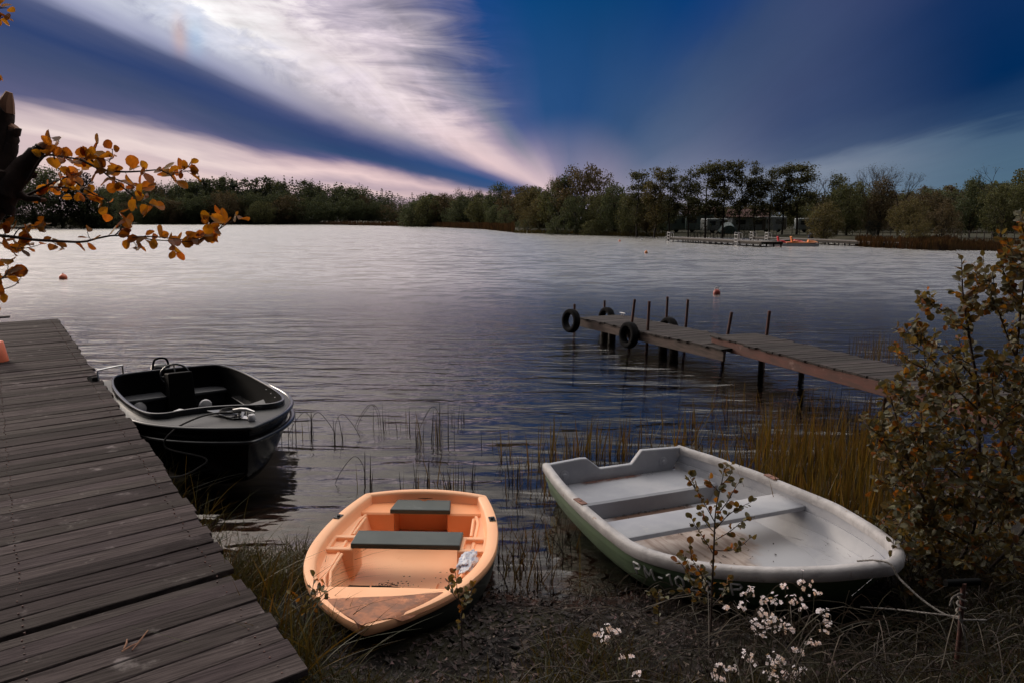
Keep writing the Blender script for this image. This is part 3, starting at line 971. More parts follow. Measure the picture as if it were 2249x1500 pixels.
# ---- white and green clinker rowing boat
def make_white():
    L = 2.89
    q = (.863, .667, .564, 1.55, .70)
    z0, zb, t0 = .363, .235, .564
    hbt = lambda t: half_beam(t, q)
    zgt = lambda t: sheer(t, z0, zb, t0)
    def keel(t):
        return -.13 + .38 * max(0, (t - .35) / .65) ** 2.0
    def skin(t, s, off=0.0):
        """s: 0 gunwale .. 1 keel; returns x, y, z of the outer skin moved out by off"""
        h, z, zk = hbt(t), zgt(t) - .02, keel(t)
        a = s * pi / 2
        yy = h * cos(a) ** .60
        zz = z - (z - zk) * sin(a) ** .95
        rake = .26 * t ** 5 * (1 - (zz - zk) / max(z - zk, .01))
        return Vector((t * L - rake, max(yy + off * cos(a * .8), 0), zz - off * sin(a * .8)))
    root = thing('rowing_boat', 'white rowing boat with green clinker hull and notched stern, bow pulled onto the bank', 'rowing boat', (.905, 6.574, 0), -1.177)
    T = stations(40)
    cuts = [0, .16, .33, .50, .68, 1.0]
    def clinker(inner):
        mb = MB()
        for sd in (-1, 1):
            rows = []
            for t in T:
                if inner and t > .985:
                    continue
                row = []
                for k in range(5):
                    a, b_ = cuts[k], cuts[k + 1]
                    for j in range(4):
                        f = j / 3
                        s = a + (b_ - a) * f
                        st = .014 * f if k < 4 else .0
                        off = (st if not inner else st * 1.1 - .032) * min(1, (1.0 - t) * 8 + .15)
                        p = skin(t, s, off)
                        if inner and p.z < .018 + keel(t) * .4:
                            p.z = .018 + keel(t) * .4
                        row.append((p.x + (.03 if inner and t == 0 else 0), sd * p.y, p.z))
                rows.append(row)
            mb.grid(rows if sd > 0 else [r[::-1] for r in rows])
        return mb
    hull = clinker(False)
    hull.build('hull', M['green_hull'], root, smooth=28)
    clinker(True).build('inner_skin', M['white_gel'], root, smooth=28)
    # thick rolled gunwale, doubled round the bow
    mb = MB()
    path = [(t * L, -hbt(t), zgt(t)) for t in T] + [(t * L, hbt(t), zgt(t)) for t in T[-2::-1]]
    path = [Vector(p) for p in path]
    rows = []
    k = len(path)
    for i, p in enumerate(path):
        d = (path[min(i + 1, k - 1)] - path[max(i - 1, 0)])
        d.z = 0
        d.normalize()
        n_ = Vector((-d.y, d.x, 0))          # points inboard
        pr = [(-.022, -.075), (-.030, -.060), (-.032, -.020), (-.024, -.002), (-.006, .006), (.018, .004), (.032, -.008), (.036, -.03), (.034, -.06)]
        rows.append([p + n_ * a + Vector((0, 0, c + .004 * noise.noise(p * 5))) for a, c in pr])
    mb.grid(rows)
    for r in (rows[0], rows[-1]):
        mb.add(r, [tuple(range(9))])
    mb.build('gunwale', M['white_rim'], root, smooth=55)
    # bow cap fills the stem under the rim
    # transom with the cut-out for a motor
    hs = q[1]
    topz = z0 + .02
    outline = [(-hs + .01, topz - .02), (-.29 * hs / .667 - .02, topz), (-.17, topz - .115), (.15, topz - .115), (.25, topz), (hs - .01, topz - .02)]
    low = []
    for j in range(13):
        s = j / 12
        p = skin(0, s)
        low.append((p.y - .012, p.z))
    low2 = [(y, z) for y, z in low] + [(-y, z) for y, z in low[-2::-1]]
    poly = outline + low2[1:]
    poly = outline + [(y, z) for y, z in low[1:]] + [(-y, z) for y, z in low[-2:0:-1]]
    # split in convex strips: columns between the top edge and the lower skin
    ys = sorted(set([-hs - .004, -.45, -.36, -.30, -.17, -.08, 0, .08, .15, .25, .36, .45, hs + .004]))
    def top(y):
        return interp_l(y, outline)
    def bot(y):
        a = abs(y)
        best = low[0][1]
        for (ya, za), (yb, zb_) in zip(low, low[1:]):
            if yb <= a <= ya:
                return za + (zb_ - za) * ((ya - a) / max(ya - yb, 1e-6))
        return best - .02
    front = [[Vector((.0, y, bot(y))), Vector((.0, y, top(y)))] for y in ys]
    back = [[Vector((.05, y, bot(y))), Vector((.05, y, top(y)))] for y in ys]
    mb = MB()
    rows = [[f[0], f[1], b_[1], b_[0]] for f, b_ in zip(front, back)]
    mb.grid(rows, close=True)
    mb.add(rows[0], [(0, 1, 2, 3)])
    mb.add(rows[-1], [(3, 2, 1, 0)])
    mb.build('transom', M['white_gel'], root, weld=True, bevel=.012)
    for y in (-.52, .47):
        mb = MB()
        mb.lathe([(.045, 0), (.043, .006), (.022, .010), (.018, .02), (.006, .022)], (.05, y, .25), 16, 'X')
        mb.build('drain_cap', M['white_gel'], root, smooth=40)
    # stern bench: a box across the boat
    def inner_y(t, z):
        s0, s1 = 0.0, 1.0
        for _ in range(20):
            sm = (s0 + s1) / 2
            if skin(t, sm).z > z:
                s0 = sm
            else:
                s1 = sm
        return skin(t, s0).y - .022
    zt = .165
    mb = MB()
    rows = []
    for x, z in ((.045, zt), (.2, zt), (.36, zt), (.505, zt), (.525, zt - .014), (.53, .08), (.535, .0)):
        t = x / L
        w_ = inner_y(t, z)
        rows.append([(x, w_ * k / 8, z) for k in range(-8, 9)])
    mb.grid(rows)
    mb.build('stern_bench', M['white_gel'], root, smooth=30)
    mb = MB()
    rows = []
    rr = random.Random(4)
    for i in range(7):
        x = .052 + .155 * i / 6
        rows.append([(x + (rr.uniform(-.03, .03) if i == 6 else 0) - (.06 * (k / 12) ** 2 if i == 6 else 0), -.50 + .90 * (k + 12) / 24 + .0, zt + .003) for k in range(-12, 13)])
    mb.grid(rows)
    st = bpy.data.materials.new('rusty_bench_stain')
    st.use_nodes = True
    g = NG(st.node_tree)
    tcx = g.n('ShaderNodeTexCoord')
    sp = g.n('ShaderNodeSeparateXYZ')
    st.node_tree.links.new(tcx.outputs['Object'], sp.inputs[0])
    bb = st.node_tree.nodes['Principled BSDF']
    nn = g.noise(tcx.outputs['Object'], 26, 6, .7)
    n2 = g.noise(tcx.outputs['Object'], 5, 4, .6)
    edge = g.m('MULTIPLY', g.m('SUBTRACT', 1.0, g.ss(sp.outputs[0], .07, .205)), g.m('MULTIPLY', g.ss(sp.outputs[1], -.48, -.32), g.m('SUBTRACT', 1.0, g.ss(sp.outputs[1], .14, .36))))
    g.put(bb.inputs['Base Color'], g.mix(nn, (.26, .12, .085), (.12, .055, .045)))
    bb.inputs['Roughness'].default_value = .8
    al = g.ss(g.m('ADD', g.m('MULTIPLY', edge, .95), g.m('ADD', g.m('MULTIPLY', nn, .5), g.m('MULTIPLY', n2, .3))), .98, 1.55)
    g.put(bb.inputs['Alpha'], al)
    mb.build('dirt_stain', st, root)
    # thwart plank resting on the sides
    mb = MB()
    zt2 = .268
    rows = []
    for x, z in ((1.12, zt2 - .036), (1.12, zt2 - .006), (1.128, zt2), (1.412, zt2), (1.42, zt2 - .006), (1.42, zt2 - .036)):
        w_ = inner_y(x / L, zt2) + .004
        rows.append([(x, w_ * k / 6, z) for k in range(-6, 7)])
    mb.grid(rows, close=False)
    mb.grid([rows[-1], rows[0]])
    mb.build('thwart', M['white_gel'], root, smooth=40)
    for s in (-1, 1):
        mb = MB()
        w_ = inner_y(1.27 / L, .2)
        mb.box((1.27, s * (w_ - .03), .216), (.16, .08, .03))
        mb.build('thwart_knee', M['white_gel'], root, bevel=.008)
    # dirty floor boards
    mb = MB()
    rows = []
    for i in range(23):
        x = .55 + i * 1.55 / 22
        t = x / L
        zf = max(.022, .022 + keel(t) * .4) + .006
        w_ = inner_y(t, zf + .006)
        rows.append([(x, w_ * k / 6, zf + .002 * (k % 2) - (.012 if i > 20 else 0)) for k in range(-6, 7)])
    mb.grid(rows)
    fm = bpy.data.materials.new('dirty_floor_boards')
    fm.use_nodes = True
    g = NG(fm.node_tree)
    tcx = g.n('ShaderNodeTexCoord')
    ob = tcx.outputs['Object']
    sp = g.n('ShaderNodeSeparateXYZ')
    fm.node_tree.links.new(ob, sp.inputs[0])
    bb = fm.node_tree.nodes['Principled BSDF']
    mp = g.n('ShaderNodeMapping')
    mp.inputs['Scale'].default_value = (1.2, 9, 1)
    fm.node_tree.links.new(ob, mp.inputs[0])
    line = g.noise(mp.outputs[0], 2.2, 5, .65, .4)
    blot = g.noise(ob, 3.2, 5, .65)
    base_ = g.mix(g.ss(line, .40, .66), (.40, .33, .29), (.24, .17, .135))
    base_ = g.mix(g.ss(blot, .52, .68), base_, (.15, .095, .07))
    wet = g.m('SUBTRACT', 1.0, g.ss(g.m('ADD', sp.outputs[0], g.m('MULTIPLY', blot, .5)), 1.05, 1.38))
    base_ = g.mix(wet, base_, g.mix(line, (.075, .035, .022), (.15, .08, .05)))
    ay = g.m('ABSOLUTE', sp.outputs[1])
    edge = g.ss(g.m('ADD', g.m('ADD', ay, g.m('MULTIPLY', g.m('MAXIMUM', g.m('SUBTRACT', sp.outputs[0], 1.25), 0.0), .42)), g.m('MULTIPLY', g.m('SUBTRACT', blot, .5), .5)), .30, .47)
    g.put(bb.inputs['Base Color'], g.mix(edge, base_, (.36, .36, .38)))
    bb.inputs['Roughness'].default_value = .6
    mb.build('floor', fm, root, smooth=60)
    for s, x in ((-1, .93), (1, 1.03)):
        mb = MB()
        t = x / L
        mb.box((x, s * hbt(t), zgt(t) + .008), (.13, .05, .008), Matrix.Rotation(-s * .03, 3, 'Z'))
        mb.lathe([(.013, 0), (.013, .004), (.006, .005)], (x, s * hbt(t), zgt(t) + .011), 10)
        mb.build('oarlock_plate', M['rust_plate'], root, bevel=.002)
    # registration letters painted by hand on the near bow: strokes laid on the hull skin
    G = {'P': [[(.06, 0), (.03, .5), (0, 1)], [(0, 1), (.42, .97), (.52, .76), (.4, .56), (.03, .5)]],
         'M': [[(0, 0), (.02, 1), (.3, .3), (.58, 1), (.62, 0)]],
         '-': [[(.05, .45), (.32, .45)]],
         '1': [[(.05, .8), (.24, 1), (.24, 0)]],
         '0': [[(.26, 1), (.04, .75), (.04, .25), (.26, 0), (.48, .25), (.48, .75), (.26, 1)]],
         '2': [[(.03, .78), (.2, 1), (.42, .93), (.44, .68), (.04, .02), (.5, .02)]],
         '3': [[(.04, .9), (.24, 1), (.44, .8), (.26, .55), (.46, .3), (.26, 0), (.03, .12)]]}
    mb = MB()
    x = 1.735
    hgt = .08
    def on_hull(xx, down):
        t = xx / L
        for _ in range(6):
            t = t + (xx - skin(t, .12).x) / L
        z = zgt(t) - .105 - down
        s0, s1 = 0.0, .6
        for _ in range(22):
            sm = (s0 + s1) / 2
            if skin(t, sm).z > z:
                s0 = sm
            else:
                s1 = sm
        p = skin(t, s0, .026)
        return Vector((p.x, -p.y, p.z))
    for ch in 'PM-1023-P':
        for stroke in G[ch]:
            pts = []
            for (a, c), (a2, c2) in zip(stroke, stroke[1:]):
                for k in range(4):
                    f = k / 4
                    pts.append((a + (a2 - a) * f, c + (c2 - c) * f))
            pts.append(stroke[-1])
            P3 = [on_hull(x + a * .105, (1 - c) * hgt) for a, c in pts]
            mb.tube(P3, .0066, 5)
        x += .105 * (max(a for s_ in G[ch] for a, c in s_) + .30)
    mb.build('registration_letters', M['letter_paint'], root)
    return root, L, hbt, zgt
def interp_l(x, tab):
    if x <= tab[0][0]:
        return tab[0][1]
    for (a, p), (b_, q_) in zip(tab, tab[1:]):
        if x <= b_:
            return p + (q_ - p) * (x - a) / (b_ - a)
    return tab[-1][1]
WHITE, WL, whb, wzg = make_white()

mb = MB()
R = random.Random(15)
for _ in range(170):
    x, y = R.uniform(.58, 2.35), R.gauss(0, .26)
    if 1.08 < x < 1.44:
        continue
    z = .034 + .4 * (-.13 + .38 * max(0, (x / WL - .35) / .65) ** 2.0 if x / WL > .35 else -.13) * 1.0
    z = max(.032, .026 + (-.13 + .38 * max(0, (x / WL - .35) / .65) ** 2.0) * .4 + .008)
    a, s = R.uniform(0, 6.28), R.choice((R.uniform(.004, .009), R.uniform(.008, .018)))
    mb.add([to_world(WHITE, (x + s * cos(a + k) * (1, .45, 1, .45)[j], y + s * sin(a + k) * (1, .45, 1, .45)[j], z + R.uniform(0, .008))) for j, k in enumerate((0, 1.57, 3.14, 4.71))], [(0, 1, 2, 3)])
for _ in range(60):
    x, y = R.gauss(.08, .03), R.uniform(-.5, .45)
    a, s = R.uniform(0, 6.28), R.uniform(.003, .008)
    mb.add([to_world(WHITE, (max(.06, x) + s * cos(a + k), y + s * .5 * sin(a + k), .171 + R.uniform(0, .004))) for k in (0, 1.57, 3.14, 4.71)], [(0, 1, 2, 3)])
for _ in range(70):
    x, y = R.gauss(.56, .012), R.uniform(-.32, .42)
    a, s = R.uniform(0, 6.28), R.uniform(.004, .011)
    mb.add([to_world(WHITE, (max(.545, x) + s * cos(a + k), y + s * .6 * sin(a + k), .034 + R.uniform(0, .006))) for k in (0, 1.57, 3.14, 4.71)], [(0, 1, 2, 3)])
tag(mb.build('leaf_crumbs', M['bark']), 'dead leaf crumbs lying in the bottom of the white rowing boat', 'leaf litter', kind='stuff')

# ---- black motor boat
def make_black():
    L = 3.416
    q = (.854, .772, .508, 2.089, .842)
    z0, zb, t0 = .452, .064, .508
    hbt = lambda t: half_beam(t, q)
    zgt = lambda t: sheer(t, z0, zb, t0)
    root = thing('motor_boat', 'glossy black open motor boat moored between the jetty and the reeds', 'motor boat', (-4.391, 9.678, 0), -.952)
    T = stations(34)
    rows = []
    for t in T:
        h, z = hbt(t), zgt(t)
        zk = -.22 + .20 * max(0, (t - .6) / .4) ** 2.5
        row = []
        for k in range(-12, 13):
            s = k / 12
            a = (1 - abs(s)) * pi / 2
            fl = 1 - (.16 + .10 * t ** 3) * sin(a) ** .8
            yy = h * fl * cos(a) ** .5 * (1 if s > 0 else -1)
            zz = z - (z - zk) * sin(a) ** .9
            rake = .16 * t ** 6 * (1 - (zz - zk) / (z - zk))
            row.append((t * L - rake, yy, zz))
        rows.append(row)
    mb = MB()
    mb.grid(rows)
    mb.f.append(tuple(range(25)))
    mb.mi.append(0)
    mb.build('hull', M['black_gloss'], root, smooth=40, weld=True)
    def rail(dz, out_, r, name, m):
        pts = [Vector((t * L + (out_ if t > .98 else 0), -(hbt(t) + out_), zgt(t) + dz)) for t in T[:-1]] + [Vector((L + out_ * 1.2, 0, zgt(1) + dz))] + [Vector((t * L + (out_ if t > .98 else 0), hbt(t) + out_, zgt(t) + dz)) for t in T[-2::-1]]
        b = MB()
        rows_ = []
        k = len(pts)
        for i, p in enumerate(pts):
            d = pts[min(i + 1, k - 1)] - pts[max(i - 1, 0)]
            d.z = 0
            d.normalize()
            n_ = Vector((d.y, -d.x, 0))
            rows_.append([p + n_ * (r[0] * cos(a)) + Vector((0, 0, r[1] * sin(a))) for a in [2 * pi * j / 10 for j in range(10)]])
        b.grid(rows_, close=True)
        b.build(name, m, root, smooth=60)
    rail(-.005, .008, (.024, .020), 'deck_rail', M['black_rail'])
    rail(-.135, .012, (.030, .022), 'rub_rail', M['black_rail'])
    # coaming loop
    loop = crom([Vector(p) for p in ((.06, -.45, 0), (.03, 0, 0), (.06, .45, 0), (.16, .62, 0), (.55, .715, 0), (1.1, .755, 0), (1.7, .75, 0), (2.2, .70, 0), (2.56, .62, 0), (2.70, .48, 0), (2.66, .30, 0), (2.54, .12, 0), (2.44, -.12, 0), (2.43, -.36, 0), (2.46, -.54, 0), (2.30, -.67, 0), (1.8, -.74, 0), (1.1, -.755, 0), (.55, -.715, 0), (.16, -.62, 0))], 5, True)
    def zc(x):
        return .072 + .015 * max(0, 1 - x / 1.4)
    # deck between rail and coaming
    gun = [Vector((t * L, hbt(t), 0)) for t in T] + [Vector((t * L, -hbt(t), 0)) for t in T[-2::-1]]
    gun = [Vector((0, y, 0)) for y in (-.7, -.4, 0, .4, .7)] + gun
    c0 = Vector((1.35, 0, 0))
    def hit(poly, a):
        d = Vector((cos(a), sin(a), 0))
        best = None
        k = len(poly)
        for i in range(k):
            p, r = poly[i] - c0, poly[(i + 1) % k] - c0
            e = r - p
            den = d.x * e.y - d.y * e.x
            if abs(den) < 1e-9:
                continue
            tt = (p.x * e.y - p.y * e.x) / den
            uu = (p.x * d.y - p.y * d.x) / den
            if tt > 0 and -1e-6 <= uu <= 1 + 1e-6:
                best = tt if best is None else max(best, tt)
        return c0 + d * (best or 0)
    angs = sorted([atan2(p.y, p.x - c0.x) for p in loop])
    deck, coam, well = [], [], []
    for a in angs:
        o_, i_ = hit(gun, a), hit(loop, a)
        zo, zi = zgt(min(max(o_.x / L, 0), 1)), zgt(min(max(i_.x / L, 0), 1))
        mid_ = (o_ + i_) / 2
        deck.append([(o_.x, o_.y, zo + .004), (mid_.x, mid_.y, (zo + zi) / 2 + .012), (i_.x, i_.y, zi + .012)])
        n_ = (i_ - c0).normalized()
        h = zc(i_.x)
        coam.append([tuple(i_ + n_ * w_ + Vector((0, 0, zi + z_))) for w_, z_ in ((.010, .005), (.008, h - .012), (.004, h - .003), (-.008, h), (-.026, h - .002), (-.032, h - .012), (-.034, -.02))])
        j_ = i_ - n_ * .034
        k_ = i_ - n_ * .09
        well.append([(j_.x, j_.y, zi + h - .02), (j_.x, j_.y, zi - .05), (k_.x, k_.y, .10), (k_.x - n_.x * .06, k_.y - n_.y * .06, .06)])
    def closed(rws):
        b = MB()
        b.grid(rws + [rws[0]])
        return b
    closed(deck).build('foredeck', M['grey_deck'], root, smooth=30)
    closed(coam).build('coaming', M['black_rail'], root, smooth=45)
    b = closed(well)
    b.add([r[-1] for r in well], [tuple(range(len(well)))])
    b.build('cockpit', M['black_matt'], root, smooth=40)
    # recessed triangular locker lid on the foredeck
    b = MB()
    zl = zgt(.9) + .022
    b.add([(2.56, -.16, zl), (3.02, -.03, zl - .004), (3.05, .05, zl - .004), (2.66, .20, zl)], [(0, 1, 2, 3)])
    b.build('deck_locker', M['black_rail'], root, solid=-.012, bevel=.003)
    # console, wheel, benches
    b = MB()
    b.add([(.24, -.10, .06), (.60, -.10, .06), (.60, .20, .06), (.24, .20, .06), (.26, -.09, .52), (.50, -.09, .555), (.50, .19, .555), (.26, .19, .52)], [(0, 3, 2, 1), (4, 5, 6, 7), (0, 1, 5, 4), (1, 2, 6, 5), (2, 3, 7, 6), (3, 0, 4, 7)])
    b.build('console', M['black_matt'], root, bevel=.012)
    b = MB()
    b.tube([(.20 - .05 * sin(a), .05 + .17 * cos(a), .47 + .13 * sin(a)) for a in [2 * pi * k / 24 for k in range(24)]], .013, 8, closed=True)
    b.tube([(.20, -.12, .47), (.25, .05, .44), (.20, .22, .47)], .010, 6)
    b.tube([(.25, .05, .44), (.16, .05, .59)], .010, 6)
    b.build('steering_wheel', M['black_rail'], root, smooth=60)
    for y0, y1 in ((-.60, -.10), (.20, .62)):
        b = MB()
        b.box((.24, (y0 + y1) / 2, .235), (.34, y1 - y0, .05))
        b.box((.22, (y0 + y1) / 2, .14), (.26, y1 - y0 - .02, .15))
        b.build('stern_bench', M['grey_seat'], root, bevel=.015)
    for s, y in ((-1, -.64), (1, .64)):
        b = MB()
        b.box((1.35, y, .2), (1.3, .12, .04))
        b.build('side_bench', M['black_rail'], root, bevel=.012)
    for x, y, z, r in ((.42, -.42, .15, .055), (.64, .16, .13, .0)):
        if r:
            b = MB()
            b.lathe([(r + .022, 0), (r + .022, .012), (r, .014), (r, .018), (r * .3, .026), (.004, .027)], (x, y, z), 20, 'X')
            b.build('speaker_cover', M['white_plastic'], root, smooth=40)
    b = MB()
    b.lathe([(.075, 0), (.078, .01), (.070, .035), (.03, .045), (.004, .046)], (.74, .26, .16), 18, 'X')
    b.build('fender_end', M['white_plastic'], root, smooth=50)
    # hinged grey flap and papers beside it, forward starboard side
    b = MB()
    b.add([(1.95, .15, .30), (2.45, .10, .30), (2.42, .52, .36), (2.02, .58, .42)], [(0, 1, 2, 3)])
    b.build('seat_flap', M['grey_seat'], root, solid=-.02, bevel=.004)
    b = MB()
    for k in range(5):
        b.box((2.28 + .015 * k, -.56 + .03 * k, .46 + .009 * k), (.06, .24, .006), Matrix.Rotation(.2 * k - .3, 3, 'Z') @ Matrix.Rotation(.1, 3, 'X'))
    b.build('folded_strap', M['white_plastic'], root)
    for k in range(5):
        b = MB()
        x = 1.75 + .22 * k
        y = .74 - .03 * k
        b.lathe([(.007, -.004), (.006, .004), (.002, .005)], (x, hit(loop, atan2(y, x - c0.x)).y - .052, zgt(.6) + .025), 8, 'Y')
        b.build('snap_stud', M['chrome'], root, smooth=40)
    # bow cleat
    b = MB()
    zc_ = zgt(.93) + .012
    b.tube([(2.98, .04, zc_), (2.98, .04, zc_ + .07)], .016, 10)
    b.tube([(3.07, .10, zc_), (3.07, .10, zc_ + .07)], .016, 10)
    b.tube([(2.92, .0, zc_ + .07), (3.0, .05, zc_ + .085), (3.05, .09, zc_ + .085), (3.13, .14, zc_ + .07)], [.012, .02, .02, .012], 10)
    b.box((3.02, .07, zc_ + .004), (.2, .09, .012), Matrix.Rotation(.6, 3, 'Z'))
    b.build('bow_cleat', M['chrome'], root, smooth=50)
    b = MB()
    b.lathe([(.03, 0), (.034, .006), (.034, .05), (.028, .06), (.004, .062)], (3.16, .10, zc_), 12)
    b.build('bow_light', M['white_plastic'], root, smooth=50)
    # grab rail at the port quarter
    b = MB()
    b.tube(crom([(.16, -.80, .46), (.13, -.80, .60), (.10, -.76, .615), (-.05, -.52, .615), (-.06, -.50, .60), (-.06, -.50, .46)], 4), .011, 8)
    b.build('grab_rail', M['chrome'], root, smooth=60)
    b = MB()
    b.box((.14, -.84, .50), (.09, .06, .09))
    b.tube([(.2, -.86, .47), (.02, -.88, .52)], .03, 8)
    b.build('corner_fender', M['black_rubber'] if 'black_rubber' in M else M['rubber'], root, bevel=.01)
    # outboard motor hung on the transom
    b = MB()
    ol = []
    for k in range(14):
        a = 2 * pi * k / 14
        ol.append((cos(a), sin(a)))
    rws = []
    for z_, sx, sy in ((.30, .10, .075), (.36, .15, .10), (.46, .16, .11), (.52, .14, .10), (.545, .09, .07), (.55, .02, .02)):
        rws.append([(-.34 + sx * (abs(a) ** .7) * (1 if a > 0 else -1), -.02 + sy * (abs(c) ** .7) * (1 if c > 0 else -1), z_) for a, c in ol])
    b.grid(rws, close=True)
    b.box((-.33, -.02, .16), (.09, .06, .52))
    b.box((-.10, -.02, .33), (.28, .12, .06))
    mo = b.build('outboard_motor', M['black_rail'], root, smooth=45)
    b = MB()
    b.tube(crom([(-.27, -.115, .40), (-.27, -.115, .52), (-.27, -.09, .605), (-.27, -.02, .625), (-.27, .05, .605), (-.27, .075, .52), (-.27, .075, .40)], 4), .014, 8)
    b.build('motor_handle', M['black_matt'], mo, smooth=60)
    return root
BLACK = make_black()
b = MB()
P = [to_world(BLACK, p) for p in ((3.0, .05, .57), (2.92, -.05, .56), (2.85, -.16, .555), (2.88, -.34, .54), (2.90, -.55, .46), (2.86, -.62, .30))]
P += [at_d(u, v, y_) for u, v, y_ in ((452, 1006, 6.9), (430, 1030, 6.85), (400, 1044, 6.8), (372, 1048, 6.75))]
b.tube(crom(P, 6), .009, 7)
for k in range(3):
    a0 = k * .7
    b.tube([to_world(BLACK, (2.83 + (.07 + .008 * k) * cos(2 * pi * j / 16), -.02 + (.09 - .006 * k) * sin(2 * pi * j / 16), .548 + .008 * k)) for j in range(16)], .008, 6, closed=True)
tag(b.build('mooring_line', M['black_rope'], smooth=60), 'thin black mooring line hanging from the bow of the black motor boat to the jetty', 'rope')

# ---------------------------------------------------------------- right-hand pier of two sections
def make_pier():
    out = []
    P1 = at(1272, 698, .38)
    d1 = Vector((.432, -.902, 0))
    n1 = Vector((.902, .432, 0))
    R = random.Random(3)
    def section(name, label, P, d, n, L, W, z, npl, beam, zend=None, plank_gap=.008):
        root = thing(name, label, 'pier', (P.x, P.y, 0), atan2(d.y, d.x))
        # local: x along, y to the far side
        sgn = 1 if (Vector((-d.y, d.x, 0)).dot(n)) > 0 else -1
        mb = MB()
        p = L / npl
        for i in range(npl):
            x = (i + .5) * p
            zz = z + (zend - z) * i / npl if zend else z
            w = p - plank_gap - R.uniform(0, .006)
            a, b_ = R.uniform(-.03, .03), R.uniform(-.04, .04)
            mb.bar((x + R.uniform(-.006, .006), sgn * (-.03 + a), zz + R.uniform(-.004, .004)), (x + R.uniform(-.01, .01), sgn * (W + b_), zz + R.uniform(-.004, .004)), w, .026)
        dd = MB()
        dd.v = [(y, -x, z_) for x, y, z_ in mb.v]
        dd.f, dd.mi = mb.f, mb.mi
        dd.build('deck', M['old_wood'], root, rot=(0, 0, pi / 2))
        for y in (.02, W - .03):
            b = MB()
            b.bar((0, sgn * y, z - .013 - .085), (L, sgn * y, (zend or z) - .013 - .085), .05, .165)
            b.build('side_beam', beam, root, bevel=.006)
        return root, sgn
    r1, s1 = section('wooden_pier', 'far half of the wooden pier carrying the four black tyres', P1, d1, n1, 4.45, 1.02, .38, 36, M['grey_beam'])
    P2 = at(1563, 738, .50)
    d2 = Vector((.297, -.955, 0)).normalized()
    n2 = Vector((.955, .297, 0))
    r2, s2 = section('wooden_pier', 'near half of the wooden pier with a reddish side beam, overlapping the far half', P2, d2, n2, 6.2, .86, .50, 44, M['red_wood'], .505)
    # local points for section children
    def loc(root, p):
        a = -root.rotation_euler.z
        x, y = p.x - root.location.x, p.y - root.location.y
        return Vector((x * cos(a) - y * sin(a), x * sin(a) + y * cos(a), p.z))
    poles = [(r1, (1262, 668), (1261, 722)), (r1, (1328, 660), (1327, 706)), (r1, (1394, 658), (1382, 757)), (r1, (1426, 662), (1420, 772)), (r1, (1466, 652), (1462, 737)), (r1, (1511, 658), (1503, 757)), (r2, (1607, 686), (1587, 797)), (r2, (1690, 683), (1676, 803)), (r2, (1968, 800), (1942, 885))]
    for root, tp, bs in poles:
        q = at(*bs, 0)
        t_ = at_d(tp[0], tp[1], q.y)
        b = MB()
        dv = (t_ - q)
        b.tube([loc(root, q - dv * (1.3 / max(dv.z, .2))), loc(root, q + dv * .5), loc(root, t_)], .027, 10)
        b.build('pole', M['rust'], root, smooth=50)
    for u, v in ((1327, 735), (1344, 738), (1456, 771), (1480, 776)):
        q = loc(r1, at(u, v, 0))
        b = MB()
        b.tube([(q.x, q.y, -.8), (q.x, q.y, .1), (q.x, q.y, .30)], [.085, .08, .08], 12)
        b.build('float_drum', M['dark_wood'], r1, smooth=40)
    for u, v in ((1760, 822), (1671, 812)):
        q = loc(r2, at(u, v, 0))
        b = MB()
        b.tube([(q.x, q.y, -1.1), (q.x, q.y, .42)], .045, 10)
        b.build('post', M['dark_wood'], r2, smooth=40)
    q = loc(r2, at(1765, 803, .26))
    b = MB()
    b.tube([(q.x - .06, q.y, .27), (q.x + .10, q.y, .27)], .055, 10)
    b.box((q.x + .06, q.y - .02, .345), (.035, .03, .1))
    b.build('pipe_bracket', M['dark_wood'], r2, smooth=40)
    b = MB()
    q0, q1 = loc(r1, at(1604, 773, .22)), loc(r1, at(1700, 780, .20))
    b.bar(q0, q1, .05, .035)
    b.build('cross_bar', M['dark_wood'], r1)
    b = MB()
    q0, q1 = loc(r1, at(1582, 770, .285)), loc(r1, at(1607, 778, .285))
    b.box(loc(r1, at(1480, 742, .29)) + Vector((1.0, -.0, 0)), (.22, .06, .18), None)
    b.build('patch_board', M['red_wood'], r1, bevel=.004)
    for u, v in ((1328, 687), (1367, 693)):
        q = loc(r1, at(u, v, .40))
        b = MB()
        b.tube([(q.x - .10, q.y, .445), (q.x, q.y, .45), (q.x + .10, q.y, .445)], [.010, .014, .010], 8)
        b.tube([(q.x - .035, q.y, .39), (q.x - .03, q.y, .45)], .011, 8)
        b.tube([(q.x + .035, q.y, .39), (q.x + .03, q.y, .45)], .011, 8)
        b.build('cleat', M['white_plastic'], r1, smooth=50)
    def tyre(u, v, yaw, label, Y, Ro=.245):
        c = at_d(u, v, Y)
        b = MB()
        prof = []
        Rc, w, h = Ro - .05, .075, .05
        for k in range(14):
            a = 2 * pi * k / 14
            ca, sa = cos(a), sin(a)
            prof.append((Rc + h * (abs(ca) ** .6) * (1 if ca > 0 else -1), w * (abs(sa) ** .7) * (1 if sa > 0 else -1)))
        n = 40
        rows = []
        for i in range(n):
            a = 2 * pi * i / n
            rows.append([((r_ + (.004 if (i % 2 and abs(x_) < .07 and r_ > Rc) else 0)) * cos(a), x_, (r_) * sin(a)) for r_, x_ in prof])
        b.grid(rows + [rows[0]], close=True)
        o = b.build('tyre', M['rubber'], smooth=40, weld=True)
        o.location = c
        o.rotation_euler = (radians(-5), 0, yaw)
        tag(o, label, 'tyre', 'tyres hung on the wooden pier')
    ya = atan2(d1.y, d1.x)
    tyre(1254, 705, ya + .12, 'black tyre hung on the far end of the wooden pier, farthest left of the tyres', 15.75)
    tyre(1381, 736, ya, 'black tyre hung on the near side of the wooden pier between two poles', 14.17)
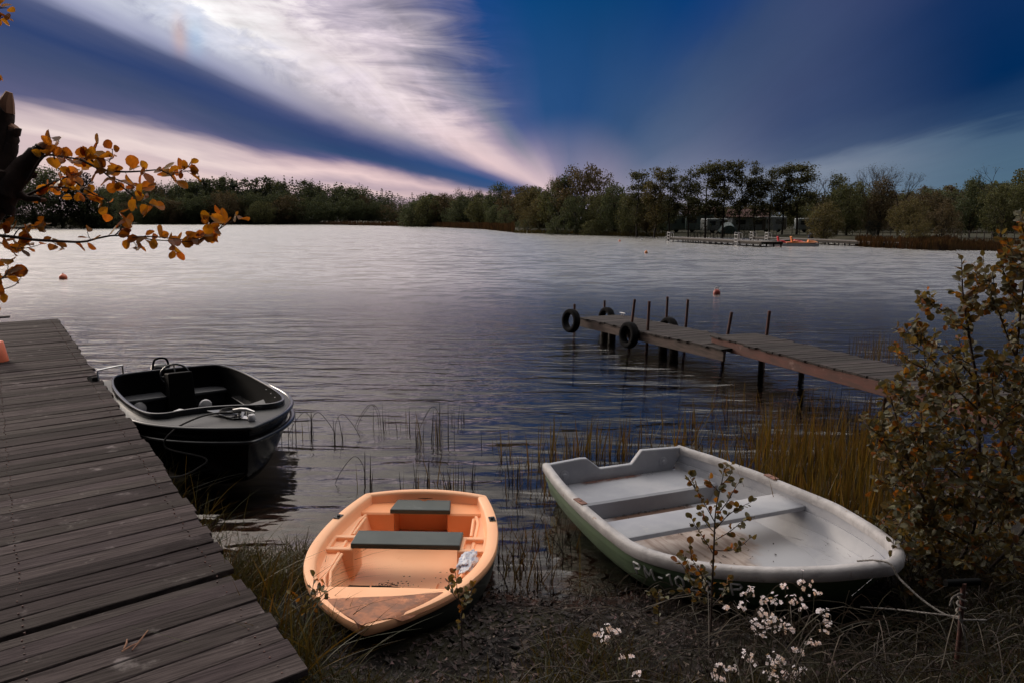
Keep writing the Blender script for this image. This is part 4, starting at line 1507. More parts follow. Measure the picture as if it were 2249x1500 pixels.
    tyre(1332, 700, ya, 'black tyre behind the wooden pier beside the white cleat, only its top showing', 16.55)
    tyre(1468, 724, ya, 'black tyre behind the middle of the wooden pier, only its rounded top showing', 15.1)
make_pier()

# ---------------------------------------------------------------- buoys
def buoy(u, v, r, m, label, ring=False, squash=1.0):
    p = at(u, v, 0)
    root = thing('buoy', label, 'buoy', p, 0, None)
    b = MB()
    prof = [(max(.004, r * sin(a)), r * .35 - r * squash * cos(a)) for a in [pi * k / 14 for k in range(15)]]
    b.lathe(prof, (0, 0, 0), 20)
    b.build('float', m, root, smooth=60)
    b = MB()
    top = r * .35 + r * squash
    if ring:
        b.tube(crom([(-r * .5, 0, top - r * .3), (-r * .45, 0, top + r * .25), (0, 0, top + r * .55), (r * .45, 0, top + r * .25), (r * .5, 0, top - r * .3)], 4), r * .14, 8)
        b.build('handle', M['white_plastic'], root, smooth=60)
    else:
        b.lathe([(r * .22, -.01), (r * .2, r * .16), (r * .1, r * .2), (.003, r * .2)], (0, 0, top), 10)
        b.build('eye_knob', m, root, smooth=60)
    return root
buoy(139, 614, .155, M['buoy_orange'], 'round orange buoy floating on the bright water left of the scene')
buoy(1574, 647, .115, M['buoy_pink'], 'pale red buoy with white lifting loop beyond the wooden pier', True, 1.2)
buoy(1419, 557, .11, M['amber_plastic'], 'tiny yellow buoy on the lake in front of the bathing dock', False, 1.5)
buoy(1409, 527, .13, M['white_plastic'], 'tiny pale buoy left of the far end of the bathing dock')
buoy(1361, 531, .12, M['buoy_orange'], 'tiny red float near the wooded far shore')

# ---------------------------------------------------------------- bathing dock, pedal boats and small things on the right shore
def far_dock(P, Q, z, W, label, npost, ladders):
    P, Q = Vector((P.x, P.y, 0)), Vector((Q.x, Q.y, 0))
    d = (Q - P)
    L = d.length
    root = thing('bathing_dock', label, 'dock', P, atan2(d.y, d.x))
    b = MB()
    n = int(L / .5)
    for i in range(n):
        b.box(((i + .5) * L / n, W / 2, z), (L / n - .03, W, .07))
    b.build('deck', M['fence'], root)
    for y in (.08, W - .08):
        b = MB()
        b.bar((0, y, z - .13), (L, y, z - .13), .1, .18)
        b.build('beam', M['dark_wood'], root)
        for i in range(npost):
            b = MB()
            x = .2 + (L - .4) * i / (npost - 1)
            b.tube([(x, y, -1), (x, y, z - .04)], .07, 6)
            b.build('post', M['dark_wood'], root)
    for x, h in ladders:
        b = MB()
        for dx in (0, .55):
            b.tube(crom([(x + dx, -.1, -.4), (x + dx, -.08, z + h - .1), (x + dx, .05, z + h), (x + dx, .35, z + h - .1), (x + dx, .4, z)], 3), .035, 6)
        for k in range(5):
            b.tube([(x, -.09, -.3 + k * .32), (x + .55, -.09, -.3 + k * .32)], .03, 5)
        b.build('ladder', M['white_plastic'], root)
    return root
d1a, d1b = at(1465, 531, 0), at(1671, 543.5, 0)
far_dock(d1a, d1b, .42, 2.2, 'long low bathing dock on many posts, its white ladder at the left end', 17, ((0.2, .55), (13.8, .75)))
far_dock(at(1645, 530, 0), at(1972, 546, 0), .42, 2.0, 'low bathing dock behind the pedal boats, reaching right to the reeds', 16, ((.3, .55), (3.2, .55)))
far_dock(at(2216, 553, 0), at(2420, 556, 0), .42, 1.6, 'short dark dock at the right border of the far shore', 6, ())
def pedal_boat(u, v, m, label, L=3.0):
    p = at(u, v, 0)
    root = thing('pedal_boat', label, 'pedal boat', p, radians(-14))
    for y in (-.5, .5):
        b = MB()
        rows = []
        for k in range(9):
            t = k / 8
            w_ = .24 * sin(pi * min(max(t, .06), .94)) ** .4
            x = (t - .5) * L
            rows.append([(x, y - w_, .02), (x, y - w_ * .9, .26), (x, y + w_ * .9, .26), (x, y + w_, .02), (x, y, -.08)])
        b.grid(rows, close=True)
        b.build('float', M['white_plastic'], root, weld=True)
    b = MB()
    b.box((0, 0, .32), (L * .8, 1.35, .1))
    b.add([(L * .2, -.6, .36), (L * .5, -.5, .36), (L * .5, .5, .36), (L * .2, .6, .36), (L * .22, -.5, .58), (L * .4, -.4, .50), (L * .4, .4, .50), (L * .22, .5, .58)], [(4, 5, 6, 7), (0, 1, 5, 4), (1, 2, 6, 5), (2, 3, 7, 6), (3, 0, 4, 7)])
    b.build('body', m, root, bevel=.03)
    for y in (-.33, .33):
        b = MB()
        b.box((-.45, y, .43), (.5, .5, .12))
        b.box((-.75, y, .62), (.12, .5, .5), Matrix.Rotation(-.2, 3, 'Y'))
        b.build('seat', m, root, bevel=.04)
pedal_boat(1727, 540.5, M['red_plastic'], 'red and white pedal boat moored at the far dock')
pedal_boat(1757, 541.5, M['amber_plastic'], 'bright orange pedal boat moored at the far dock beside the red one')
def small_boat(u, v, yaw, m1, m2, label, L=3.0, B=.62):
    p = at(u, v, 0)
    root = thing('rowing_boat', label, 'rowing boat', p, yaw)
    rows, rim = [], []
    for k in range(13):
        t = k / 12
        h = half_beam(t, (B, B * .7, .45, 2, .8))
        z = .34 + .14 * t * t
        x = t * L
        rows.append([(x, h * cos(a * pi / 2) ** .6 * s, z - (z + .06) * sin(a * pi / 2)) for s, a in [(1, 0), (1, .3), (1, .6), (1, .8), (1, 1), (-1, .8), (-1, .6), (-1, .3), (-1, 0)]])
        rim.append(Vector((x, h, z)))
    b = MB()
    b.grid(rows)
    b.f.append(tuple(range(9)))
    b.mi.append(0)
    b.build('hull', m1, root, smooth=50, weld=True, solid=.03)
    b = MB()
    b.tube(rim + [Vector((r.x, -r.y, r.z)) for r in rim[-2::-1]], .035, 6)
    b.build('gunwale', m2, root, smooth=60)
    for x in (.5, 1.4):
        b = MB()
        b.box((x, 0, .22), (.3, B * 1.5, .04))
        b.build('thwart', m2, root)
small_boat(2068, 547.5, radians(152), M['wall_white'], M['wall_white'], 'small white rowing boat drawn up on the far right shore under a bush', 2.6, .6)
small_boat(1668, 537, radians(-8), M['green_plastic'], M['white_plastic'], 'green and white rowing boat moored between the two bathing docks', 3.0, .55)

def land(u, Y, dz=0.0):
    """ground point at distance Y in the column of photo pixel u"""
    x = (u - 1124.5) / F * Y / (cos(TH) + (750 - 500) / F * sin(TH))
    return Vector((x, Y, height(x, Y) + dz))
def caravan(u, Y, w, h, yaw, wall, label, name='caravan', roof=None):
    p = land(u, Y)
    root = thing(name, label, 'caravan' if name == 'caravan' else 'building', p, yaw)
    b = MB()
    b.box((0, 0, h / 2 + .35), (w, 2.4, h))
    b.build('body', wall, root, bevel=.15)
    k = 3 if w > 5 else 2
    for i in range(k):
        x = -w / 2 + w * (i + .5) / k
        b = MB()
        b.box((x, -1.22, h * .62 + .35), (w / k * .55, .05, h * .34))
        b.build('window', M['pane'], root)
    b = MB()
    b.box((w * .42, -1.22, h * .45 + .35), (.02 + w * .1, .06, h * .8))
    b.build('door', M['fence'], root)
    if roof:
        b = MB()
        b.add([(-w / 2 - .3, -1.6, h + .4), (w / 2 + .3, -1.6, h + .4), (w / 2 + .3, 1.6, h + .4), (-w / 2 - .3, 1.6, h + .4), (-w / 2 - .3, 0, h + 1.5), (w / 2 + .3, 0, h + 1.5)], [(0, 1, 5, 4), (2, 3, 4, 5), (0, 4, 3), (1, 2, 5), (3, 2, 1, 0)])
        b.build('roof', roof, root)
    else:
        for x in (-w * .22, w * .22):
            b = MB()
            b.lathe([(.04, -.1), (.32, -.1), (.34, 0), (.32, .1), (.04, .1)], (x, -1.0, .33), 14, 'Y')
            b.build('wheel', M['rubber'], root)
caravan(1498, 118, 5.5, 2.2, .1, M['wall_mint'], 'pale mint holiday house behind the alder row, farthest left', 'holiday_house')
caravan(1535, 116, 4.0, 2.3, -.15, M['wall_mint'], 'mint holiday house with a red roof seen between two alder trunks', 'holiday_house', M['roof_red'])
caravan(1568, 112, 3.2, 1.7, .2, M['wall_white'], 'white caravan parked beside the teal tarpaulin')
caravan(1640, 114, 5.0, 1.9, .0, M['wall_white'], 'long grey holiday house with a low red roof behind the conifer hedge', 'holiday_house', M['roof_red'])
caravan(1690, 120, 4.4, 2.0, .1, M['wall_white'], 'dim caravan behind the leaning trunks right of the holiday houses')
caravan(1775, 116, 3.6, 1.7, -.1, M['wall_white'], 'small caravan with a pale roof standing behind the lawn')
p = land(1598, 108)
b = MB()
rows = []
for k in range(9):
    x = -1.25 + 2.5 * k / 8
    hh = 1.55 * (1 - (abs(x) / 1.35) ** 2.5)
    rows.append([(x, -1.0, 0), (x, -.8, hh * .7), (x, 0, hh), (x, .8, hh * .7), (x, 1.0, 0)])
b.grid(rows)
tag(b.build('covered_trailer', M['tarp'], loc=p, smooth=40), 'dark teal tarpaulin draped over a trailer behind the hedge', 'trailer')
root = thing('garden_arch', 'pale round garden frame behind the brown bush on the right shore', 'garden frame', land(2009, 72))
for k, y in enumerate((0, .8)):
    b = MB()
    b.tube(crom([(-.85, y, 0), (-.85, y, .5), (-.6, y, .85), (0, y, .92), (.6, y, .85), (.85, y, .5), (.85, y, 0)], 4), .045, 6)
    b.build('hoop', M['wall_white'], root, smooth=60)
b = MB()
b.tube([(-.6, 0, .85), (-.6, .8, .85)], .03, 5)
b.build('cross_rod', M['wall_white'], root)
root = thing('white_bench', 'low white bench before the brown bush on the right shore', 'bench', land(1980, 68))
b = MB()
b.box((0, 0, .45), (1.6, .35, .07))
b.build('seat', M['wall_white'], root)
for x in (-.65, .65):
    b = MB()
    b.box((x, 0, .21), (.1, .3, .42))
    b.build('leg', M['fence'], root)
p = land(1782, 84)
root = thing('litter_bin', 'small blue bin on the lawn behind the far dock', 'bin', p)
b = MB()
b.lathe([(.26, 0), (.30, .7), (.31, .72), (.28, .76)], (0, 0, .12), 14)
b.build('body', M['blue_plastic'], root, smooth=40)
b = MB()
b.lathe([(.33, 0), (.32, .06), (.1, .14), (.004, .15)], (0, 0, .88), 14)
b.build('lid', M['blue_plastic'], root, smooth=40)
p = land(1703, 96)
root = thing('notice_board', 'small white notice board on posts between alder trunks', 'sign', p)
b = MB()
b.box((0, 0, 1.0), (.6, .05, .7))
b.build('panel', M['wall_white'], root)
for x in (-.22, .22):
    b = MB()
    b.tube([(x, .05, 0), (x, .05, 1.3)], .03, 6)
    b.build('post', M['fence'], root)
# fence along the right-hand meadow and behind the lawn
def fence(us, Y0, Y1, label, h=.9):
    root = thing('wire_fence', label, 'fence', land(us[0], Y0))
    o = root.location.copy()
    pts = []
    n = 16
    for i in range(n):
        u = us[0] + (us[1] - us[0]) * i / (n - 1)
        pts.append(land(u, Y0 + (Y1 - Y0) * i / (n - 1)) - o)
    for p_ in pts:
        b = MB()
        b.tube([p_ - Vector((0, 0, .1)), p_ + Vector((0, 0, h))], .045, 5)
        b.build('post', M['fence'], root)
    for z in (.3, .85):
        b = MB()
        b.tube([q + Vector((0, 0, h * z)) for q in pts], .014, 4)
        b.build('rail', M['fence'], root)
fence((2080, 2330), 74, 66, 'low post and rail fence along the right-hand meadow')
fence((1740, 1990), 100, 92, 'low fence across the lawn behind the bathing docks', .8)

# ---------------------------------------------------------------- trees
def quad(b, c, s, rng, flat=0.0, m=0, asp=1.0):
    a = rng.uniform(0, 2 * pi)
    n = Vector((rng.gauss(0, 1), rng.gauss(0, 1), rng.gauss(0, 1) + flat)).normalized()
    t = n.orthogonal().normalized()
    w = n.cross(t)
    x = (t * cos(a) + w * sin(a)) * s * .5
    y = (w * cos(a) - t * sin(a)) * s * .5 * asp
    k = rng.uniform(.45, .8)
    b.add([c - x, c - y * k, c + x * rng.uniform(.7, 1), c + y], [(0, 1, 2, 3)], m)

def limb(b, p, q, r0, r1, rng, n=5, sag=.0, wob=.06):
    pts, rs = [], []
    L = (q - p).length
    for i in range(n + 1):
        t = i / n
        o = Vector((rng.gauss(0, 1), rng.gauss(0, 1), rng.gauss(0, .5))) * wob * L * (t * (1 - t)) * 1.2
        pts.append(p.lerp(q, t) + o + Vector((0, 0, sag * L * t * (1 - t))))
        rs.append(r0 + (r1 - r0) * t)
    b.tube(pts, rs, 5, cap=False)
    return pts

def tree_mesh(kind, seed, H=10.0):
    """returns (trunk MB, crown MB); unit height H, base at origin"""
    rng = random.Random(seed)
    tr, cr = MB(), MB()
    if kind == 'alder':            # slim trunk, tiered airy crown
        lean = Vector((rng.uniform(-.5, .5), rng.uniform(-.4, .4), 0))
        top = Vector((0, 0, H)) + lean
        tp = limb(tr, Vector((0, 0, -.3)), top, .17, .03, rng, 9, 0, .05)
        for i in range(32):
            t = rng.uniform(.30, .99)
            k = min(int(t * 9), 8)
            p = tp[k].lerp(tp[k + 1], t * 9 - k)
            a = rng.uniform(0, 2 * pi)
            prof = (.55 + .45 * sin(pi * min(1, (t - .25) / .55))) if t < .8 else (1.15 - t) * 2.5
            ln = H * .20 * prof * rng.uniform(.7, 1.2)
            q = p + Vector((cos(a) * ln, sin(a) * ln, ln * rng.uniform(.15, .55)))
            lp = limb(tr, p, q, .035, .012, rng, 3, .05)
            for c in range(4):
                cc = p.lerp(q, rng.uniform(.45, 1.05)) + Vector((rng.gauss(0, .1), rng.gauss(0, .1), rng.gauss(0, .08))) * H * .1
                rx, rz = H * .062 * rng.uniform(.7, 1.3), H * .030 * rng.uniform(.7, 1.4)
                for _ in range(34):
                    quad(cr, cc + Vector((rng.gauss(0, rx * .7), rng.gauss(0, rx * .7), rng.gauss(0, rz * .8))), rng.uniform(.15, .32) * H / 10, rng, .8)
        for _ in range(150):
            t = rng.uniform(.15, .6)
            quad(cr, tp[int(t * 9)] + Vector((rng.gauss(0, .6), rng.gauss(0, .6), rng.gauss(0, .5))), rng.uniform(.12, .22), rng)
    elif kind == 'bare':           # fan of fine twigs with few leaves
        tp = limb(tr, Vector((0, 0, -.3)), Vector((rng.uniform(-.2, .2), 0, H * .38)), .2, .13, rng, 4)
        def grow(p, d, ln, r, dep):
            q = p + d * ln
            limb(tr, p, q, r, r * .6, rng, 3, .04, .1)
            if dep == 0:
                for _ in range(3):
                    quad(cr, q + Vector((rng.gauss(0, .2), rng.gauss(0, .2), rng.gauss(0, .2))), rng.uniform(.07, .15), rng)
                return
            for _ in range(3 if dep > 1 else 4):
                nd = (d + Vector((rng.gauss(0, .42), rng.gauss(0, .42), rng.gauss(.08, .25)))).normalized()
                grow(q, nd, ln * rng.uniform(.62, .85), r * .55, dep - 1)
        for i in range(5):
            a = 2 * pi * i / 5 + rng.uniform(-.3, .3)
            grow(tp[rng.choice((2, 3, 4))], Vector((cos(a) * .5, sin(a) * .5, .85)).normalized(), H * .24, .085, 3)
    elif kind == 'conifer':
        tr.tube([(0, 0, -.3), (0, 0, H * .98)], [.16, .02], 5)
        n = 15
        for i in range(n):
            z = H * (.16 + .84 * i / n)
            rr = H * .19 * (1 - i / n) ** .85 + .10
            for _ in range(int(9 + 26 * (1 - i / n))):
                a = rng.uniform(0, 2 * pi)
                r = rr * rng.uniform(.2, 1.1)
                quad(cr, Vector((r * cos(a), r * sin(a), z - r * .35 + rng.gauss(0, .12))), rng.uniform(.45, .8) * H / 10 * .8, rng, .8, asp=.6)
        quad(cr, Vector((0, 0, H)), .5, rng)
    elif kind == 'pine':           # bare stem and bushy top
        tr.tube([(0, 0, -.3), (rng.uniform(-.15, .15), 0, H * .5), (0, 0, H * .96)], [.17, .12, .05], 6)
        for i in range(13):
            t = rng.uniform(.52, 1)
            a = rng.uniform(0, 2 * pi)
            r = H * .13 * rng.uniform(.2, 1.1) * (1.25 - t)
            c = Vector((r * 2 * cos(a), r * 2 * sin(a), H * t))
            limb(tr, Vector((0, 0, H * t - .3)), c, .04, .02, rng, 2)
            for _ in range(34):
                quad(cr, c + Vector((rng.gauss(0, .5), rng.gauss(0, .5), rng.gauss(0, .26))) * H * .1, rng.uniform(.3, .6), rng, .6)
    else:                          # 'round': dense leafy crown to near the ground; 'dome', 'bush', 'column'
        wd = {'round': .44, 'dome': .52, 'bush': .66, 'column': .15, 'tall': .34}[kind]
        z0 = {'round': .05, 'dome': .12, 'bush': .0, 'column': .04, 'tall': .10}[kind]
        tp = limb(tr, Vector((0, 0, -.3)), Vector((rng.uniform(-.3, .3), rng.uniform(-.3, .3), H * (.8 if kind != 'bush' else .5))), .2 if kind != 'bush' else .09, .05, rng, 6)
        ncl = {'column': 30, 'dome': 190, 'round': 150, 'bush': 120, 'tall': 130}[kind]
        for i in range(ncl):
            for _t in range(40):
                v = Vector((rng.uniform(-1, 1), rng.uniform(-1, 1), rng.uniform(-1, 1)))
                if .25 < v.length < 1:
                    break
            zc = z0 * H + (1 - z0) * H * .5 * (1 + v.z)
            sh = 1.0 if kind != 'tall' else (1.15 - .35 * (v.z + 1) / 2)
            c = Vector((v.x * wd * H * sh, v.y * wd * H * sh, zc))
            c += Vector((noise.noise(c * .35 + Vector((seed, 0, 0))), noise.noise(c * .35 + Vector((0, seed, 5))), 0)) * H * .07
            if i % 3 == 0:
                limb(tr, tp[min(6, max(1, int(6 * min(1, c.z / H * .8))))], c, .05, .015, rng, 3)
            rr = H * rng.uniform(.06, .12) * (.6 if kind == 'column' else 1)
            for _ in range(44 if kind != 'column' else 30):
                d = Vector((rng.gauss(0, 1), rng.gauss(0, 1), rng.gauss(0, .75)))
                d = d.normalized() * rr * rng.uniform(.45, 1.15)
                quad(cr, c + d, rng.uniform(.20, .40) * (H / 10) * (.55 if kind == 'column' else 1), rng, .3)
    return tr, cr

PROTO = {}
def proto(kind, var, matname):
    k = (kind, var, matname)
    if k not in PROTO:
        t, c = tree_mesh(kind, hash_seed(kind, var))
        mt = bpy.data.meshes.new('trunk')
        mt.from_pydata(t.v, [], t.f)
        mt.materials.append(M['trunk'])
        mc = bpy.data.meshes.new('crown')
        mc.from_pydata(c.v, [], c.f)
        mc.materials.append(M[matname])
        PROTO[k] = (mt, mc)
    return PROTO[k]
def hash_seed(kind, var):
    return sum(ord(ch) for ch in kind) * 7 + var * 131
def tree(kind, var, mname, u, Y, vtop, label, group=None, wscale=1.0, name='tree', dz=0.0, cat='tree'):
    p = land(u, Y)
    ztop = at_d(u, vtop, Y).z
    h = max(.5, ztop - p.z)
    root = thing(name, label, cat, p, random.Random(int(u * 7 + Y)).uniform(0, 6.28), group)
    s = h / 10.0
    root.scale = (s * wscale, s * wscale, s)
    mt, mc = proto(kind, var, mname)
    for nm, me in (('trunk', mt), ('crown', mc)):
        o = bpy.data.objects.new(nm, me)
        COL.objects.link(o)
        o.parent = root
    return root

TREES = [
    # kind, variant, foliage, u, distance, top row, label, width
    ('alder', 1, 'f_alder', 1398, 108, 380, 'airy tree left of the alder row, first one right of the great dome-shaped tree', 1.0),
    ('alder', 2, 'f_ochre', 1436, 104, 376, 'thin yellowish alder on the right shore, left of the bathing dock', .9),
    ('alder', 3, 'f_alder', 1470, 106, 374, 'thin-crowned alder standing above the left end of the bathing dock', .9),
    ('alder', 4, 'f_alder', 1512, 104, 371, 'slim alder left of the mint houses with a forked top', .8),
    ('alder', 5, 'f_alder', 1548, 101, 363, 'tall tiered alder directly before the mint houses', 1.05),
    ('alder', 1, 'f_alder', 1588, 100, 359, 'tall leaning alder beside the teal tarpaulin, second of the tall row', 1.0),
    ('alder', 3, 'f_alder', 1624, 100, 360, 'tall straight alder in the middle of the tall row', .85),
    ('alder', 2, 'f_alder', 1658, 100, 363, 'narrow alder between two broader ones above the white ladders', .75),
    ('alder', 4, 'f_alder', 1690, 100, 368, 'alder with a crooked trunk above the green and white boat', .8),
    ('alder', 5, 'f_alder', 1718, 99, 366, 'alder with low forked trunk above the red pedal boat', .9),
    ('alder', 1, 'f_alder', 1750, 98, 364, 'broad alder closing the right end of the tall row', 1.25),
    ('bare', 1, 'f_rust', 1803, 104, 366, 'grey leafless tree with a fan of fine twigs right of the alder row', 1.0),
    ('round', 1, 'f_olive', 1860, 92, 398, 'dense olive tree on the lawn behind the far dock', .85),
    ('tall', 2, 'f_olive', 1838, 96, 388, 'upright olive tree touching the leafless grey tree', .8),
    ('bare', 2, 'f_rust', 1906, 100, 372, 'thin brownish half bare tree left of the highest right-hand tree', .7),
    ('tall', 3, 'f_rust', 1930, 90, 395, 'rust-tinted leafy tree behind the black evergreen clump', .8),
    ('bare', 3, 'f_alder', 1928, 96, 355, 'highest airy tree on the right shore, sparse top above the others', .75),
    ('bare', 4, 'f_alder', 1972, 92, 372, 'bare wide-branching tree leaning right of the highest airy tree', .8),
    ('round', 2, 'f_ochre', 1810, 82, 440, 'low ochre tree on the shore behind the pedal boats', .9),
    ('dome', 1, 'f_ochre', 1998, 72, 438, 'ochre spreading bush tree leaning over the white bench', .95),
    ('bush', 1, 'f_rust', 2070, 69, 448, 'large brown bush over the small white boat on the right shore', .75),
    ('bush', 2, 'f_ochre', 2012, 67, 470, 'rounded ochre bush hiding the pale garden frame', .7),
    ('tall', 1, 'f_green', 2130, 84, 392, 'dark green tree left of the great sparse tree at the right border', .8),
    ('bare', 5, 'f_alder', 2186, 88, 366, 'great broad sparse-crowned tree near the right border', 1.45),
    ('round', 3, 'f_olive', 2200, 80, 402, 'dense tree standing in front of the great sparse-crowned tree', .9),
    ('tall', 2, 'f_olive', 2246, 82, 376, 'dense tree cut by the right border of the picture', 1.0),
    ('column', 1, 'f_ochre', 2198, 70, 475, 'small yellow columnar shrub on the right-hand meadow', 1.0),
    ('bush', 3, 'f_black', 1918, 88, 483, 'near-black evergreen clump on the lawn', .75),
    # peninsula
    ('bush', 1, 'f_ochre', 1160, 140, 455, 'ochre bush forming the tip of the wooded point', .62),
    ('round', 1, 'f_ochre', 1186, 140, 432, 'ochre tree behind the tip of the wooded point', .75),
    ('tall', 2, 'f_olive', 1215, 136, 402, 'olive tree with a ragged top on the left shoulder of the great dome', .95),
    ('bare', 2, 'f_alder', 1222, 138, 385, 'twiggy tree rising from the left shoulder of the great dome', .6),
    ('tall', 1, 'f_green', 1240, 132, 388, 'dark tree on the wooded point left of the great dome-shaped tree', .9),
    ('dome', 2, 'f_rust', 1283, 130, 361, 'great dome-shaped tree, highest on the wooded point', .88),
    ('bare', 1, 'f_alder', 1265, 132, 358, 'fine-twigged tree crowning the left of the great dome', .5),
    ('round', 3, 'f_green', 1265, 122, 430, 'dark green tree at the water edge under the great dome', .8),
    ('round', 2, 'f_olive', 1315, 120, 420, 'olive tree at the water edge right of the great dome', .8),
    ('tall', 3, 'f_green', 1350, 116, 408, 'dark leafy tree between the great dome and the alder row', .9),
    ('round', 1, 'f_olive', 1385, 112, 432, 'low olive tree with trunks showing beside the water', .8),
    ('tall', 1, 'f_rust', 1420, 110, 425, 'rust-brown tree behind the shore left of the bathing dock', .8),
    ('round', 2, 'f_green', 1455, 114, 425, 'dark rounded tree right behind the left end of the bathing dock', .7),
    ('bush', 2, 'f_green', 1225, 124, 476, 'low dark bush at the water edge of the wooded point', .9),
    ('bush', 3, 'f_olive', 1300, 117, 482, 'low bush overhanging the water below the great dome', .9),
    # middle shore between far forest and point
    ('round', 2, 'f_green', 905, 255, 440, 'green tree where the lower middle shore begins right of the conifers', .9),
    ('round', 3, 'f_olive', 940, 250, 428, 'olive tree on the middle shore, second from its left end', .9),
    ('round', 1, 'f_rust', 975, 250, 424, 'rust-tinted tree on the middle shore, below the end of the dark cloud', .9),
    ('bare', 3, 'f_rust', 1030, 235, 408, 'twiggy sparse tree highest on the middle shore', .95),
    ('round', 3, 'f_green', 1010, 235, 432, 'dark green tree beneath the twiggy tree of the middle shore', .9),
    ('bare', 1, 'f_alder', 1062, 225, 412, 'second twiggy tree of the middle shore', .8),
    ('round', 2, 'f_olive', 1052, 220, 430, 'olive tree between the two twiggy trees of the middle shore', .95),
    ('tall', 3, 'f_green', 1096, 205, 406, 'taller dark tree near the right end of the middle shore', 1.0),
    ('round', 1, 'f_rust', 1132, 190, 410, 'rust-coloured tree behind the wooded point', 1.0),
    ('round', 3, 'f_ochre', 1168, 175, 408, 'ochre tree between the middle shore and the great dome', 1.0),
    ('round', 2, 'f_green', 1085, 195, 448, 'low green tree over the brown reed edge', .9),
    ('bush', 1, 'f_green', 1110, 178, 455, 'rounded green bush left of the wooded point', .7),
    ('dome', 3, 'f_olive', 575, 345, 441, 'broad rounded olive tree standing out before the far conifers', 1.0),
    ('round', 2, 'f_rust', 505, 350, 420, 'reddish tree left of the broad rounded olive tree on the far shore', .8),
    # island on the left
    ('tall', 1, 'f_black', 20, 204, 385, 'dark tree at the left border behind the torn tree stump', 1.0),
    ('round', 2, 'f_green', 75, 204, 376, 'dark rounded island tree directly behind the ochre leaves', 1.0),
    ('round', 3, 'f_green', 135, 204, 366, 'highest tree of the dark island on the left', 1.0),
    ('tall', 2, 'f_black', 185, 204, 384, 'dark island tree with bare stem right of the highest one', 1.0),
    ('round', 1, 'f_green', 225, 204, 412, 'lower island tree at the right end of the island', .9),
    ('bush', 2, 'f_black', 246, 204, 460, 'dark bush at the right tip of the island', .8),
]
for k, v_, m_, u, Y, vt, lab, ws in TREES:
    tree(k, v_, m_, u, Y, vt, lab, None, ws, 'bush' if k in ('bush', 'column') else 'tree', cat='bush' if k in ('bush', 'column') else 'tree')
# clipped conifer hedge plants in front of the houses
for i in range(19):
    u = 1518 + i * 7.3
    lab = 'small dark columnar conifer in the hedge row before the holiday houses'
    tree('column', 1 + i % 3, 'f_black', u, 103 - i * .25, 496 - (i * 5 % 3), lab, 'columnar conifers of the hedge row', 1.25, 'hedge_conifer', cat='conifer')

# far wood: one mass nobody could count
def far_wood(name, label, items, mats_):
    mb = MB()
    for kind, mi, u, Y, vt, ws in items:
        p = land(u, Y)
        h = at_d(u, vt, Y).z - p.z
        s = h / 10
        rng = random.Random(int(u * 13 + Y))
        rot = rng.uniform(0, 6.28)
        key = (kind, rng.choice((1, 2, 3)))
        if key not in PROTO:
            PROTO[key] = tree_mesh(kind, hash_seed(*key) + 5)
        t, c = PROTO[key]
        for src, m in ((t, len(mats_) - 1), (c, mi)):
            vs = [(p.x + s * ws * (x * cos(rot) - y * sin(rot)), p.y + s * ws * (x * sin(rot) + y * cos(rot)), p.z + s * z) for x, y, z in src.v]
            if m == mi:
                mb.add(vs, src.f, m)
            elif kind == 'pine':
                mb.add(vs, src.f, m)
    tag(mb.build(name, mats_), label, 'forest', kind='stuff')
R = random.Random(77)
items = []
TOPS = [(230, 405), (300, 420), (330, 416), (345, 402), (400, 405), (440, 390), (480, 396), (520, 394), (560, 400), (585, 390), (620, 392), (660, 400), (700, 406), (740, 408), (780, 416), (830, 420), (880, 426), (920, 428), (1000, 432), (1060, 428), (1180, 420)]
u = 235
while u < 1180:
    top = interp_l(u, TOPS)
    far_ = u > 640
    k = R.choice(('conifer', 'conifer', 'conifer', 'pine' if u < 760 else 'conifer', 'tall')) if u > 400 else R.choice(('conifer', 'round', 'conifer', 'tall'))
    mi = {'conifer': 0, 'pine': 0, 'round': R.choice((1, 1, 2)), 'tall': 1}[k]
    items.append((k, mi, u, 372 + R.uniform(0, 18), top + R.uniform(-8, 12), R.uniform(.8, 1.1) * (1.5 if u > 740 else 1)))
    u += R.uniform(3.2, 6.5)
u = 250
while u < 1120:          # lower front edge of the wood
    top = interp_l(u, TOPS) + (R.uniform(24, 60) if u < 740 else R.uniform(8, 40))
    items.append((R.choice(('round', 'round', 'tall', 'bush')), R.choice((1, 1, 1, 2)), u, 360 + R.uniform(-4, 6), min(top, 478), R.uniform(.9, 1.25)))
    u += R.uniform(8, 15)
far_wood('forest', 'dark mixed forest of conifers and leafy trees along the far shore', items, [M['f_pine'], M['f_green'], M['f_rust'], M['trunk']])
items = []
u = 1330
while u < 2500:
    base = interp_l(u, [(1330, 425), (1400, 430), (1480, 442), (1560, 445), (1700, 445), (1800, 420), (1900, 412), (2000, 414), (2080, 408), (2130, 404), (2250, 398), (2500, 395)])
    items.append((R.choice(('conifer', 'pine', 'round', 'round', 'tall')) if u > 1990 else R.choice(('round', 'round', 'tall', 'conifer')), R.choice((0, 1, 1, 2)), u, 140 + R.uniform(-6, 22) - (18 if u > 2000 else 0), base + R.uniform(-4, 14), R.uniform(.9, 1.2)))
    u += R.uniform(9, 18)
u = 1800
while u < 2500:
    items.append((R.choice(('round', 'bush', 'tall')), R.choice((1, 2)), u, 112 + R.uniform(0, 10), R.uniform(430, 462), R.uniform(.9, 1.3)))
    u += R.uniform(16, 28)
far_wood('forest', 'dark wood closing the view behind the holiday houses and the lawn', items, [M['f_green'], M['f_olive'], M['f_rust'], M['trunk']])

